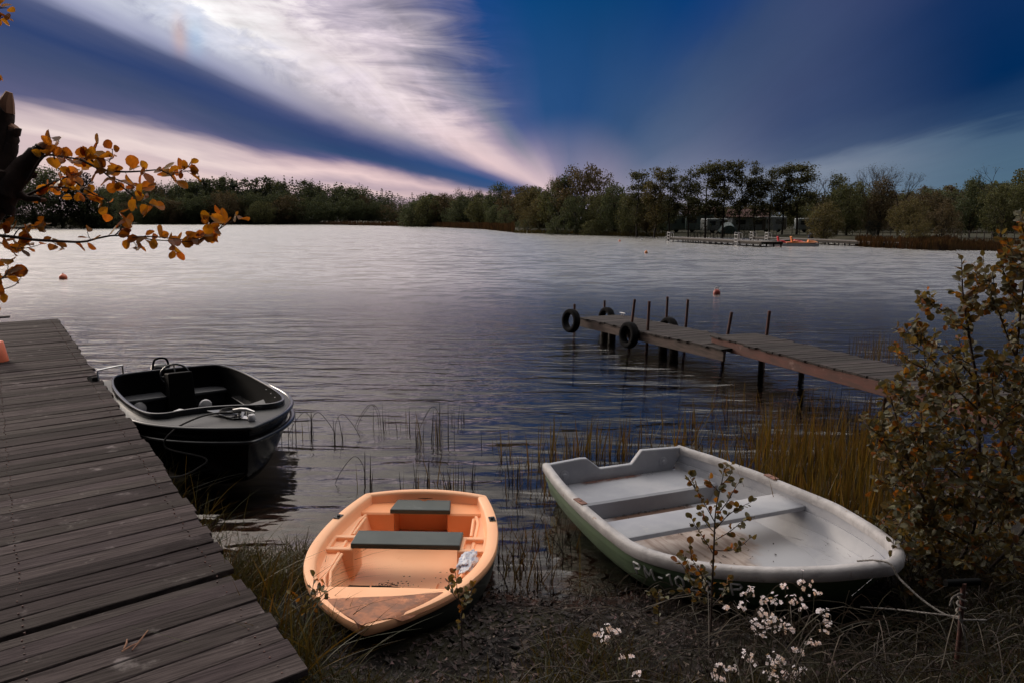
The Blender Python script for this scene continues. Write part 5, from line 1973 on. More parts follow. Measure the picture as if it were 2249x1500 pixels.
R = random.Random(9)
items = []
for u in range(-30, 262, 11):
    items.append(('bush', 0, u + R.uniform(-4, 4), 206 + R.uniform(-2, 8), R.uniform(462, 480), 1.2))
for u in range(1150, 1480, 12):
    y_ = interp_l(u, [(1150, 142), (1300, 128), (1480, 112)]) + R.uniform(3, 9)
    items.append(('bush', R.choice((0, 0, 1)), u + R.uniform(-4, 4), y_, R.uniform(455, 485), 1.2))
for u in range(900, 1150, 14):
    items.append(('bush', R.choice((0, 0, 1)), u, interp_l(u, [(900, 262), (1050, 225), (1150, 185)]) + R.uniform(3, 9), R.uniform(455, 478), 1.2))
far_wood('undergrowth', 'dark undergrowth below the trees of the island and the wooded point', items, [M['f_green'], M['f_rust'], M['trunk']])

# brown reed edges of the far shores
def reed_strip(tab, label, h0, mname, n, dep):
    mb = MB()
    rng = random.Random(len(tab) * 31 + n)
    for _ in range(n):
        f = rng.random() * (len(tab) - 1)
        i = int(f)
        a, b_ = tab[i], tab[i + 1]
        u = a[0] + (b_[0] - a[0]) * (f - i)
        v = a[1] + (b_[1] - a[1]) * (f - i)
        p = at(u, v, 0)
        k = 1 + rng.uniform(-.2, 1) * dep / p.y
        p = Vector((p.x * k, p.y * k, max(0, height(p.x * k, p.y * k)) - .05))
        h = h0 * rng.uniform(.6, 1.15)
        w = h * rng.uniform(.05, .12)
        l = Vector((rng.gauss(0, .15), rng.gauss(0, .1), 1)) * h
        mb.add([p - Vector((w, 0, 0)), p + Vector((w, 0, 0)), p + l + Vector((w * .3, 0, 0)), p + l - Vector((w * .3, 0, 0))], [(0, 1, 2, 3)])
    tag(mb.build('reed_belt', M[mname]), label, 'reeds', kind='stuff')
reed_strip([(300, 493.5), (500, 493.5), (700, 494), (850, 497), (950, 499), (1060, 504), (1130, 511)], 'thin belt of brown reeds along the far and middle shore', 1.5, 'grass_dry', 4200, 10)
reed_strip([(1130, 512.5), (1250, 515), (1350, 519), (1460, 521)], 'dark grassy water edge below the wooded point', .6, 'grass', 1500, 3)
reed_strip([(1880, 541), (1950, 545), (2040, 549), (2100, 550)], 'brown reed thicket round the right end of the bathing dock', .85, 'grass_dry', 1500, 5)
reed_strip([(2100, 549), (2180, 551), (2280, 553)], 'pale reed meadow on the right shore before the fence', .55, 'grass_dry', 1400, 5)

# ---------------------------------------------------------------- foreground plants
def leaf(b, p, d, n, L, W, rng, m=0):
    """one leaf: base p, direction d, face normal n; folded along the midrib, toothed oval outline"""
    d = d.normalized()
    s = d.cross(n)
    if s.length < 1e-4:
        s = d.orthogonal()
    s.normalize()
    n = s.cross(d)
    f = rng.uniform(.05, .30) * W
    c = rng.uniform(-.12, .22) * L
    def pt(t, x):
        return p + d * (L * t) + s * (x * W * .5) + n * (abs(x) * f - c * t * t)
    mid_ = [pt(0, 0), pt(.33, 0), pt(.68, 0), pt(1.0, 0)]
    r = [pt(.10, .45), pt(.34, 1.0), pt(.66, .98), pt(.90, .52)]
    l = [pt(.10, -.45), pt(.34, -1.0), pt(.66, -.98), pt(.90, -.52)]
    b.add(mid_ + r + l, [(0, 4, 5, 1), (1, 5, 6, 2), (2, 6, 7, 3), (0, 1, 9, 8), (1, 2, 10, 9), (2, 3, 11, 10)], m)

def leafy(tw, lf, pts, r0, r1, rng, per_m, size, mfun, start=.15, spread=.9):
    """a twig along pts with alternate leaves"""
    pts = crom(pts, 4)
    k = len(pts)
    tw.tube(pts, [r0 + (r1 - r0) * i / (k - 1) for i in range(k)], 6, cap=False)
    seg = [(pts[i + 1] - pts[i]).length for i in range(k - 1)]
    L = sum(seg)
    n = max(2, int(L * per_m))
    for j in range(n + 1):
        s = L * (start + (1 - start) * j / n) + rng.uniform(-.3, .3) * L / n
        s = min(max(s, 0), L)
        i = 0
        while i < k - 2 and s > seg[i]:
            s -= seg[i]
            i += 1
        t = s / max(seg[i], 1e-6)
        p = pts[i].lerp(pts[i + 1], min(t, 1))
        d0 = (pts[i + 1] - pts[i]).normalized()
        side = Vector((rng.gauss(0, 1), rng.gauss(0, 1), rng.gauss(.1, .7)))
        d = (d0 * (.6 if j < n else 1.6) + side.normalized() * spread).normalized()
        nn = Vector((rng.gauss(0, .8), rng.gauss(-.3, .8), rng.gauss(.6, .6)))
        sz = size * rng.uniform(.62, 1.15)
        st = p + d * sz * .18
        tw.tube([p, st], [.0012, .0009], 3, cap=False)
        leaf(lf, st, d, nn, sz, sz * rng.uniform(.66, .9), rng, mfun(j / n))

# ---- torn alder at the left edge: leaning trunk rooted left of the jetty, cut limbs, ochre leaves
def left_tree():
    rng = random.Random(8)
    base = Vector((-3.35, 2.35, height(-3.35, 2.35) - .2))
    root = thing('alder_tree', 'torn alder at the left border with cut limb stubs and ochre leaves', 'tree', (base.x, base.y, base.z + .2))
    o = Vector(root.location)
    Y = 3.0
    w = lambda u, v, dy=0: at_d(u, v, Y + dy) - o
    b = MB()
    fork = w(-70, 445)
    b.tube(crom([base - o, Vector((-3.1, 2.5, 1.2)) - o, w(-230, 560), fork, w(-4, 405), w(8, 372)], 6), [.17] * 6 + [.15] * 6 + [.105] * 6 + [.07] * 6 + [.055] * 6 + [.04], 14)
    def stub(pts, rs):
        P_ = crom([w(*p) for p in pts], 4)
        k = len(P_)
        R_ = [interp_l(i / (k - 1), [(j / (len(rs) - 1), r) for j, r in enumerate(rs)]) for i in range(k)]
        P_ = [p + Vector((rng.gauss(0, .003), 0, rng.gauss(0, .003))) for p in P_]
        b.tube(P_, R_, 11)
    stub([(-14, 420), (-2, 350), (8, 290), (14, 245)], [.06, .042, .034, .031])
    stub([(0, 395), (16, 340), (26, 306), (31, 284)], [.045, .031, .026, .024])
    stub([(10, 420), (48, 370), (78, 340), (90, 325)], [.06, .036, .027, .020])
    stub([(5, 440), (40, 405), (62, 385), (76, 384)], [.05, .025, .018, .015])
    stub([(0, 415), (30, 428), (62, 436), (95, 440)], [.04, .018, .012, .009])
    stub([(-30, 480), (10, 448), (20, 470)], [.05, .03, .02])
    b.build('trunk', M['bark'], root, smooth=50)
    for pts, rs in ((((14, 250), (15, 225), (20, 203)), (.029, .027, .012)), (((88, 327), (96, 320), (105, 311)), (.020, .016, .003)), (((30, 286), (31, 281), (32, 278)), (.025, .024, .018)), (((93, 440), (98, 440)), (.009, .006))):
        b = MB()
        P_ = [w(*p) for p in pts]
        b.tube([p + Vector((rng.gauss(0, .002), 0, 0)) for p in P_], rs, 7)
        b.build('torn_end', M['cut_wood'], root, smooth=30)
    lf = MB()
    tws = [MB(), MB(), MB(), MB()]
    mf = lambda t: 0
    def br(pts, r0, per, size, dy=0, start=.1):
        P_ = [w(u, v, dy + rng.uniform(-.05, .05)) for u, v in pts]
        v0 = pts[0][1]
        leafy(tws[0 if v0 < 200 else (1 if v0 < 480 and pts[0][0] < 300 and not (440 < v0 < 480 and pts[0][0] > 0) else (3 if v0 > 590 else 2))], lf, P_, r0, .0012, rng, per * 1.15, size * .86, mf, start)
    br([(60, 400), (95, 345), (135, 345), (175, 350), (205, 345), (240, 355)], .006, 58, .062, .0, .25)
    br([(120, 350), (115, 325), (130, 312)], .003, 50, .065)
    br([(190, 352), (205, 335), (212, 322)], .003, 40, .055)
    br([(175, 350), (220, 372), (265, 378), (310, 377), (350, 374), (385, 380), (415, 376)], .005, 46, .056, -.05)
    br([(350, 374), (372, 384), (385, 398)], .0025, 40, .06, -.05)
    br([(395, 378), (412, 368), (418, 358)], .002, 45, .045, -.05)
    br([(240, 355), (246, 342), (247, 328)], .002, 22, .045)
    br([(200, 352), (235, 385), (255, 400), (285, 425), (320, 445), (338, 455)], .004, 46, .062, .05)
    br([(240, 390), (270, 400), (300, 415), (320, 412)], .003, 40, .058, .05)
    br([(-30, 470), (40, 438), (80, 420), (120, 400), (150, 388), (178, 378)], .008, 26, .056, .08, .4)
    br([(100, 412), (135, 412), (165, 418), (185, 428), (205, 432)], .0035, 40, .055, .08)
    br([(165, 400), (200, 425), (232, 438), (240, 450), (236, 468)], .003, 34, .052, .03)
    br([(60, 428), (120, 433), (165, 432)], .0025, 12, .045, .1)
    br([(-40, 516), (20, 520), (70, 527), (120, 530), (180, 532), (215, 524), (252, 518), (300, 522), (345, 528), (420, 531), (462, 520)], .0065, 15, .056, -.1, .12)
    br([(252, 518), (262, 508), (272, 490), (270, 468)], .0025, 58, .062, -.1)
    br([(290, 522), (325, 520), (375, 524), (420, 528), (450, 518)], .0025, 52, .06, -.12)
    br([(370, 527), (378, 540), (384, 552)], .002, 55, .058, -.1)
    br([(280, 520), (296, 535), (300, 545)], .002, 26, .056, -.1)
    br([(440, 526), (465, 515), (480, 505), (500, 492), (520, 483)], .003, 40, .058, -.1)
    br([(455, 518), (452, 498), (462, 482), (468, 470)], .002, 40, .055, -.1)
    br([(480, 505), (492, 490), (492, 474)], .002, 45, .052, -.1)
    br([(30, 520), (45, 502), (80, 498), (100, 490)], .0025, 40, .055, -.1)
    br([(-10, 530), (30, 545), (60, 545), (88, 538)], .003, 34, .055, -.05)
    br([(70, 527), (55, 540), (40, 548)], .002, 40, .056, -.1)
    br([(5, 520), (15, 508), (28, 500)], .002, 34, .055, -.1)
    br([(110, 530), (130, 540), (142, 548)], .0015, 14, .045, -.1)
    br([(200, 529), (195, 520), (192, 512)], .0015, 30, .042, -.1)
    br([(-40, 640), (0, 615), (15, 600), (18, 580)], .004, 42, .062, -.15)
    br([(5, 612), (25, 608), (38, 602)], .002, 45, .055, -.15)
    br([(-10, 640), (20, 632), (36, 624), (47, 608)], .002, 5, .02, -.15)
    br([(-40, 660), (-5, 660), (2, 650)], .003, 40, .055, -.15)
    br([(-50, 30), (-10, 20), (15, 18)], .004, 50, .062, -.1)
    br([(-40, 60), (-10, 45), (6, 38)], .003, 50, .055, -.1)
    br([(-20, 190), (-6, 178), (2, 172)], .003, 20, .04, -.1)
    for tw in tws:
        tw.build('branch', M['twig'], root)
    lf.build('foliage', M['leaf_orange'], root)
left_tree()

# ---- big shrub at the right edge
def right_bush():
    rng = random.Random(17)
    Y0 = 4.75
    base = Vector((0, Y0, 0))
    p0 = at_d(2150, 1300, Y0)
    root = thing('alder_shrub', 'tall shrub with olive and rust leaves filling the right border', 'shrub', (p0.x, p0.y, height(p0.x, p0.y)))
    o = Vector(root.location)
    tw, lf = MB(), MB()
    w = lambda u, v, Y: at_d(u, v, Y) - o
    gz = o.z
    def mf_(hi):
        return lambda t: 1 if rng.random() < (.05 + hi * (.08 + .34 * t)) else 0
    def br(pts, r0, per, size, hi, start=.1, r1=.0015):
        leafy(tw, lf, [w(*p) for p in pts], r0, r1, rng, per * 1.25, size * .84, mf_(hi), start)
    def ground(u, Y):
        q = land(u, Y)
        return q - o
    stems = [
        [(2150, 1330, 4.8), (2140, 1150, 4.75), (2150, 900, 4.7), (2132, 760, 4.6), (2116, 660, 4.55), (2112, 570, 4.5)],
        [(2170, 1330, 4.9), (2195, 1100, 4.9), (2220, 900, 4.8), (2236, 740, 4.7), (2246, 640, 4.6), (2258, 545, 4.6)],
        [(2130, 1330, 4.7), (2060, 1180, 4.6), (2005, 1040, 4.5), (1972, 930, 4.45), (1950, 850, 4.4)],
        [(2190, 1340, 4.6), (2260, 1150, 4.5), (2320, 950, 4.5), (2360, 800, 4.5)],
        [(2160, 1330, 5.1), (2120, 1100, 5.3), (2090, 950, 5.4), (2060, 860, 5.4)],
    ]
    for i, s in enumerate(stems):
        q = ground(s[0][0], s[0][2])
        P_ = [q - Vector((0, 0, .1))] + [w(*p) for p in s[1:]]
        leafy(tw, lf, P_, .017 if i < 3 else .014, .002, rng, 26, .056, mf_(.6), .55)
    sides = [
        ([(2140, 830, 4.65), (2085, 775, 4.55), (2020, 745, 4.5), (1966, 722, 4.45)], .8),
        ([(2130, 730, 4.6), (2080, 690, 4.5), (2045, 668, 4.45), (2024, 655, 4.4)], .8),
        ([(2120, 680, 4.55), (2150, 640, 4.6), (2168, 612, 4.65)], .7),
        ([(2228, 780, 4.7), (2195, 690, 4.6), (2185, 640, 4.55), (2180, 600, 4.5)], .7),
        ([(2240, 690, 4.65), (2215, 620, 4.5), (2200, 590, 4.4)], .7),
        ([(2250, 590, 4.6), (2238, 560, 4.5), (2225, 565, 4.4)], .9),
        ([(2280, 540, 4.6), (2255, 520, 4.5), (2240, 508, 4.4)], .9),
        ([(2150, 900, 4.7), (2070, 830, 4.5), (2010, 800, 4.4), (1972, 775, 4.3)], .7),
        ([(2145, 980, 4.7), (2060, 910, 4.5), (1990, 865, 4.4), (1945, 850, 4.3)], .6),
        ([(2145, 1080, 4.7), (2060, 1010, 4.5), (1990, 975, 4.4), (1935, 965, 4.3)], .5),
        ([(2140, 1150, 4.7), (2060, 1090, 4.5), (1990, 1070, 4.4), (1940, 1060, 4.3)], .4),
        ([(2140, 1200, 4.7), (2070, 1160, 4.5), (2010, 1150, 4.4), (1965, 1150, 4.3)], .4),
        ([(2140, 1260, 4.7), (2080, 1230, 4.5), (2030, 1215, 4.4), (1985, 1205, 4.3)], .4),
        ([(2215, 960, 4.8), (2180, 860, 4.5), (2190, 780, 4.4)], .5),
        ([(2220, 900, 4.8), (2260, 840, 4.6), (2290, 780, 4.5)], .5),
        ([(2210, 1050, 4.8), (2250, 980, 4.6), (2290, 930, 4.5)], .4),
        ([(2195, 1150, 4.8), (2240, 1090, 4.5), (2280, 1060, 4.4)], .4),
        ([(2060, 1180, 4.6), (2010, 1120, 4.4), (1970, 1090, 4.3)], .4),
        ([(2010, 1050, 4.5), (1960, 1000, 4.4), (1925, 940, 4.3)], .5),
    ]
    for P_, hi in sides:
        br(P_, .006, 40, .055, hi)
        # side shoots
        for k in range(8):
            i = rng.randrange(len(P_) - 1)
            t = rng.random()
            a = tuple(P_[i][j] + (P_[i + 1][j] - P_[i][j]) * t for j in range(3))
            du, dv = rng.uniform(-50, 25), rng.uniform(-55, 30)
            br([a, (a[0] + du * .6, a[1] + dv * .4, a[2] - rng.uniform(-.1, .15)), (a[0] + du, a[1] + dv, a[2] - rng.uniform(-.2, .3))], .003, 46, .05, hi)
    # inner filling shoots
    for k in range(330):
        u, v = rng.uniform(1950, 2290), rng.uniform(790, 1330)
        if (u - 1940) < (900 - v) * .45 + 20:
            continue
        Y = rng.uniform(4.2, 5.4)
        a = rng.uniform(-1.0, 4.1)
        ln = rng.uniform(40, 90)
        br([(u, v, Y), (u + cos(a) * ln * .5, v - sin(a) * ln * .4 - 8, Y - .05), (u + cos(a) * ln, v - sin(a) * ln, Y - rng.uniform(-.1, .25))], .004, 42, .056, .25 if v > 950 else .45)
    tw.build('stems', M['twig'], root)
    lf.build('foliage', [M['leaf_bush'], M['leaf_rust']], root)
right_bush()

# ---- saplings
def sapling(name, label, cat, Y, stems, size, per, hi, seed, r0=.007):
    rng = random.Random(seed)
    u, v = stems[0][0]
    q = at_d(u, v, Y)
    root = thing(name, label, cat, (q.x, q.y, height(q.x, q.y)))
    o = Vector(root.location)
    tw, lf = MB(), MB()
    for i, s in enumerate(stems):
        P_ = [at_d(a, c, Y + rng.uniform(-.06, .06) * (1 if j else 0)) - o for j, (a, c) in enumerate(s)]
        if i == 0:
            P_[0].z = -.05
        leafy(tw, lf, P_, r0 if i == 0 else r0 * .4, .0012, rng, per if i else per * .5, size, lambda t: 1 if rng.random() < hi else 0, .35 if i == 0 else .2)
    tw.build('stems', M['twig'], root)
    lf.build('foliage', [M['leaf_bush'], M['leaf_rust']], root)
sapling('alder_sapling', 'slender young sapling standing before the white rowing boat', 'sapling', 3.75,
        [[(1562, 1370), (1564, 1290), (1568, 1200), (1572, 1120), (1585, 1060), (1592, 1022)],
         [(1566, 1215), (1545, 1180), (1525, 1150), (1518, 1135)], [(1572, 1150), (1550, 1110), (1530, 1075), (1515, 1045)], [(1530, 1078), (1520, 1062), (1510, 1050)],
         [(1575, 1130), (1598, 1100), (1612, 1075), (1622, 1060)], [(1572, 1160), (1600, 1130), (1628, 1112), (1650, 1102)], [(1572, 1185), (1605, 1165), (1630, 1145), (1655, 1135)],
         [(1570, 1208), (1600, 1208), (1625, 1200), (1648, 1180)], [(1580, 1080), (1565, 1065), (1556, 1050)], [(1585, 1065), (1602, 1045), (1608, 1030)], [(1590, 1030), (1600, 1022), (1606, 1020)], [(1572, 1170), (1552, 1150), (1540, 1120)],
         [(1564, 1300), (1540, 1260), (1520, 1225), (1515, 1195)], [(1564, 1310), (1530, 1290), (1505, 1250), (1490, 1230)], [(1530, 1270), (1510, 1240), (1500, 1215)], [(1564, 1310), (1545, 1290), (1540, 1250)], [(1564, 1330), (1590, 1300), (1600, 1270)], [(1562, 1340), (1525, 1310), (1500, 1290)]],
        .036, 58, .35, 3)
sapling('alder_seedling', 'leafy seedling overlapping the left rim of the orange dinghy bow', 'seedling', 3.85,
        [[(660, 1400), (672, 1340), (685, 1300), (690, 1268)], [(680, 1320), (700, 1300), (712, 1282)], [(675, 1340), (700, 1325), (718, 1305)], [(668, 1370), (650, 1330), (640, 1300)]], .04, 60, .3, 5, .005)
sapling('alder_seedling', 'leafy seedling overlapping the right rim of the orange dinghy near its bow', 'seedling', 3.8,
        [[(1015, 1400), (1012, 1340), (1005, 1300), (1000, 1255)], [(1008, 1320), (990, 1295), (985, 1275)], [(1010, 1330), (1030, 1310), (1038, 1290)], [(1012, 1350), (1020, 1320), (1025, 1300)]], .038, 62, .3, 6, .005)
sapling('alder_seedling', 'tiny pale seedling on the mud left of the registration letters', 'seedling', 3.95,
        [[(1448, 1330), (1447, 1312), (1445, 1300)], [(1447, 1318), (1460, 1308), (1468, 1300)], [(1447, 1318), (1435, 1308), (1428, 1302)]], .04, 60, .1, 7, .004)

# ---- reeds
def blade(b, p, h, w, lean, rng, m=0, bend=.25, n=5):
    a = rng.uniform(0, pi)
    s = Vector((cos(a), sin(a) * .5, 0)) * w * .5
    rows = []
    for i in range(n + 1):
        t = i / n
        c = p + Vector((lean.x * t + lean.x * bend * t * t * 2, lean.y * t, 1 * t - .25 * lean.length * t * t)) * h
        k = (1 - t ** 2.2) * (.75 + .25 * min(1, t * 4)) + .03
        rows.append([c - s * k, c + s * k])
    b.grid(rows, m)
def in_boat(root, L, hbf, p, mar=.05):
    a = -root.rotation_euler.z
    x, y = p.x - root.location.x, p.y - root.location.y
    lx, ly = x * cos(a) - y * sin(a), x * sin(a) + y * cos(a)
    return -.06 < lx < L + .06 and abs(ly) < hbf(min(max(lx / L, 0), 1)) * .92 + mar
ohbt = lambda t: ohb(t * 2.025)
def blocked(p, m=.05):
    if in_boat(WHITE, WL, whb, p, m) or in_boat(ORANGE, 2.025, ohbt, p, m):
        return True
    # under the jetty
    d = p - JA
    return (d.x * -JE.y + d.y * JE.x) > -.03

rng = random.Random(31)
b = MB()
beds = [((1200, 1330, 985, 1020), 70, .30, .5), ((1280, 1560, 960, 1005), 110, .28, .5), ((1560, 1960, 985, 1180), 620, .34, .62), ((1650, 1930, 960, 1120), 420, .36, .70), ((1780, 2010, 1000, 1220), 380, .28, .55), ((1400, 1700, 930, 985), 60, .25, .45), ((1180, 1245, 1030, 1120), 50, .25, .5)]
for (u0, u1, v0, v1), n, h0, h1 in beds:
    cl = []
    for _ in range(n):
        if not cl or rng.random() < .22:
            q = at(rng.uniform(u0, u1), rng.uniform(v0, v1), 0)
            cl.append(q)
        c = rng.choice(cl[-6:])
        p = c + Vector((rng.gauss(0, .07), rng.gauss(0, .07), 0))
        if blocked(p, .04):
            continue
        p.z = max(-.25, height(p.x, p.y)) - .03
        h = rng.uniform(h0, h1) - p.z * .8
        dead = rng.random() < .28
        blade(b, p, h * (.75 if dead else 1), rng.uniform(.009, .022) * (.6 if dead else 1), Vector((rng.gauss(.02, .10), rng.gauss(0, .10), 0)) * (2.2 if dead and rng.random() < .4 else 1), rng, 1 if dead else 0, rng.uniform(-.3, .6))
for _ in range(150):        # thin reeds by the pier and the bush
    p = at(rng.gauss(1945, 45), rng.uniform(765, 800), 0)
    blade(b, p - Vector((0, 0, .1)), rng.uniform(.3, .62), .008, Vector((rng.gauss(0, .08), rng.gauss(0, .08), 0)), rng, 0)
for _ in range(260):
    p = at(rng.uniform(1560, 1960), rng.uniform(880, 960), 0)
    blade(b, p - Vector((0, 0, .1)), rng.uniform(.2, .5), .008, Vector((rng.gauss(0, .1), rng.gauss(0, .1), 0)), rng, rng.choice((0, 0, 1)))
tag(b.build('reed_bed', [M['reed'], M['reed_dark']]), 'ochre reed bed in the shallow water behind the white rowing boat', 'reeds', kind='stuff')
b = MB()
for _ in range(330):
    u = rng.uniform(1095, 1250)
    v = rng.uniform(1000, 1300)
    if u > 1195 and v < 1120:
        continue
    q = at(u, v, 0)
    p = q + Vector((rng.gauss(0, .05), rng.gauss(0, .05), 0))
    if blocked(p, .05):
        continue
    p.z = max(-.2, height(p.x, p.y)) - .02
    blade(b, p, rng.uniform(.14, .42), rng.uniform(.005, .013), Vector((rng.gauss(0, .22), rng.gauss(0, .2), 0)), rng, rng.choice((0, 0, 1)), rng.uniform(-.4, .9))
tag(b.build('reed_fringe', [M['reed'], M['reed_dark']]), 'thin bent reeds in the shallows between the two rowing boats', 'reeds', kind='stuff')
CL = [(655, 968, 88, 3, 'thin reeds right beside the bow of the black motor boat'), (684, 955, 62, 4, 'looped bent reeds just right of the black motor boat'), (742, 962, 66, 3, 'two dark reed stalks with a bent tip, second clump right of the motor boat'),
      (806, 1062, 76, 4, 'small reed clump straight above the left corner of the orange dinghy'), (838, 938, 62, 5, 'reed clump with drooping side blades near the middle of the lake edge'), (880, 944, 52, 4, 'sparse reed clump just right of the drooping one'),
      (925, 972, 92, 8, 'thick dark reed clump, densest of the open water clumps'), (968, 965, 90, 9, 'tall spreading reed clump with long feathery tips'), (1006, 928, 48, 4, 'pair of straight reeds, farthest clump on the right of the open water row'),
      (902, 1078, 56, 6, 'short reeds rising behind the dinghy transom, left of its middle'), (935, 1066, 84, 5, 'single dark reed stalk group behind the dinghy transom'), (1000, 1072, 78, 9, 'leaning reed clump behind the right corner of the dinghy transom'), (1032, 1068, 72, 4, 'upright pale reeds at the right corner of the dinghy transom'),
      (1067, 985, 46, 2, 'one lonely reed stalk in the dark open water'), (1116, 1005, 72, 5, 'faint reed clump left of the white boat, out in the dark water'), (1146, 1062, 96, 8, 'brown reed clump nearest to the left of the white boat stern'), (975, 1078, 44, 5, 'low reeds just behind the notch of the dinghy transom')]
for u, v, hp, n, lab in CL:
    q = at(u, v, 0)
    b = MB()
    for _ in range(int(n * 1.7)):
        p = Vector((rng.gauss(0, .06), rng.gauss(0, .05), -.12))
        h = hp / F * q.y * rng.uniform(.55, 1.08) + .12
        blade(b, p, h, rng.uniform(.007, .014), Vector((rng.gauss(0, .06), rng.gauss(0, .05), 0)), rng, rng.choice((0, 1, 1)), rng.uniform(-.4, .8))
    if u in (684, 838, 742, 968, 806):
        for _ in range(2 if u in (684, 838) else 1):      # broken drooping blades
            s = rng.choice((-1, 1))
            x0 = rng.gauss(0, .03)
            hh = hp / F * q.y
            P_ = crom([Vector((x0, 0, 0)), Vector((x0 + s * .02, 0, hh * .6)), Vector((x0 + s * .10, 0, hh * .85)), Vector((x0 + s * .22, 0, hh * .4)), Vector((x0 + s * .28, 0, .0))], 5)
            b.tube(P_, [.003] * (len(P_) - 1) + [.001], 4, 1, cap=False)
    tag(b.build('reed_clump', [M['reed'], M['reed_dark']], loc=(q.x, q.y, 0)), lab, 'reeds', 'reed clumps in open water')

# ---- grass, straw and dead leaves on the bank
def bank_pts(n, rng, x0=-2.0, x1=3.6, y0=2.7, y1=6.2):
    out = []
    while len(out) < n:
        x, y = rng.uniform(x0, x1), rng.uniform(y0, y1)
        if abs(x) > .72 * y + .1 or blocked(Vector((x, y, 0)), -.02):
            continue
        z = height(x, y)
        if z < -.05:
            continue
        out.append(Vector((x, y, z)))
    return out
rng = random.Random(41)
b = MB()
for p in bank_pts(24000, rng):
    g_ = noise.noise(Vector((p.x * 1.3, p.y * 1.3, 4)))
    zone = 1.0 if p.x < -.95 else (1.0 if p.y < 3.45 else (.9 if p.x > 1.9 else .1))
    if g_ + zone * .6 < rng.uniform(.12, .5) or (.6 < p.x < 2.0 and p.y > 4.05 and rng.random() < .8):
        continue
    h = rng.uniform(.05, .17) * (1.7 if p.x < -.9 and p.y > 3.4 else 1)
    blade(b, p - Vector((0, 0, .01)), h, rng.uniform(.004, .009), Vector((rng.gauss(0, .5), rng.gauss(-.1, .5), 0)), rng, 0 if rng.random() < .8 else 1, rng.uniform(-.2, .8), 4)
for _ in range(420):            # long grass under the edge of the jetty
    s = rng.uniform(.2, 5.0)
    q = JA + JE * s + Vector((JE.y, -JE.x, 0)) * abs(rng.gauss(.02, .16))
    p = Vector((q.x, q.y, max(-.1, height(q.x, q.y)) - .02))
    blade(b, p, rng.uniform(.18, .5), rng.uniform(.006, .012), Vector((rng.gauss(.15, .35), rng.gauss(0, .3), 0)), rng, 0 if rng.random() < .6 else 2, rng.uniform(0, .9), 6)
tag(b.build('grass', [M['grass'], M['grass_dry'], M['reed']]), 'dull green grass on the lake bank round the boats', 'grass', kind='stuff')
b = MB()
for p in bank_pts(900, rng, .2, 3.4, 2.9, 4.9):
    if p.x < .9 and rng.random() < .6:
        continue
    near_ = p.y > 3.95 or p.x > 1.9
    h = rng.uniform(.10, .22) if near_ else rng.uniform(.12, .40)
    l = Vector((rng.gauss(.1, .8), rng.gauss(-.1, .5), 0))
    if p.y > 3.6:
        l.y = -abs(l.y)
    pts = [p, p + Vector((l.x * .25, l.y * .25, .8)) * h * .6, p + Vector((l.x * .8, l.y * .8, .95)) * h, p + Vector((l.x * 1.5, l.y * 1.5, .7)) * h]
    b.tube(crom(pts, 3), [.0022] * 9 + [.0008], 3, cap=False)
tag(b.build('dry_straw', M['grass_dry']), 'tangle of dry straw stalks under the bow of the white rowing boat', 'dry grass', kind='stuff')
b = MB()
for p in bank_pts(12000, rng, -1.2, 3.4, 2.7, 5.6):
    w = 1.0 if -.5 < p.x < 1.2 else .6
    if rng.random() > w:
        continue
    s = rng.choice((rng.uniform(.008, .02), rng.uniform(.014, .034)))
    d = Vector((rng.gauss(0, 1), rng.gauss(0, 1), rng.gauss(0, .35))).normalized()
    n_ = Vector((rng.gauss(0, .5), rng.gauss(0, .5), 1)).normalized()
    sd = d.cross(n_).normalized() * s * rng.uniform(.25, .5)
    c = p + Vector((0, 0, .004 + rng.uniform(0, .012)))
    up = n_ * s * rng.uniform(.1, .5)
    b.add([c - d * s + up, c - sd, c + d * s + up, c + sd], [(0, 1, 3), (1, 2, 3)], 1 if rng.random() < .22 else 0)
tag(b.build('leaf_litter', [M['litter'], M['litter_pale']]), 'brown dead leaves and debris covering the mud between the boats', 'leaf litter', kind='stuff')

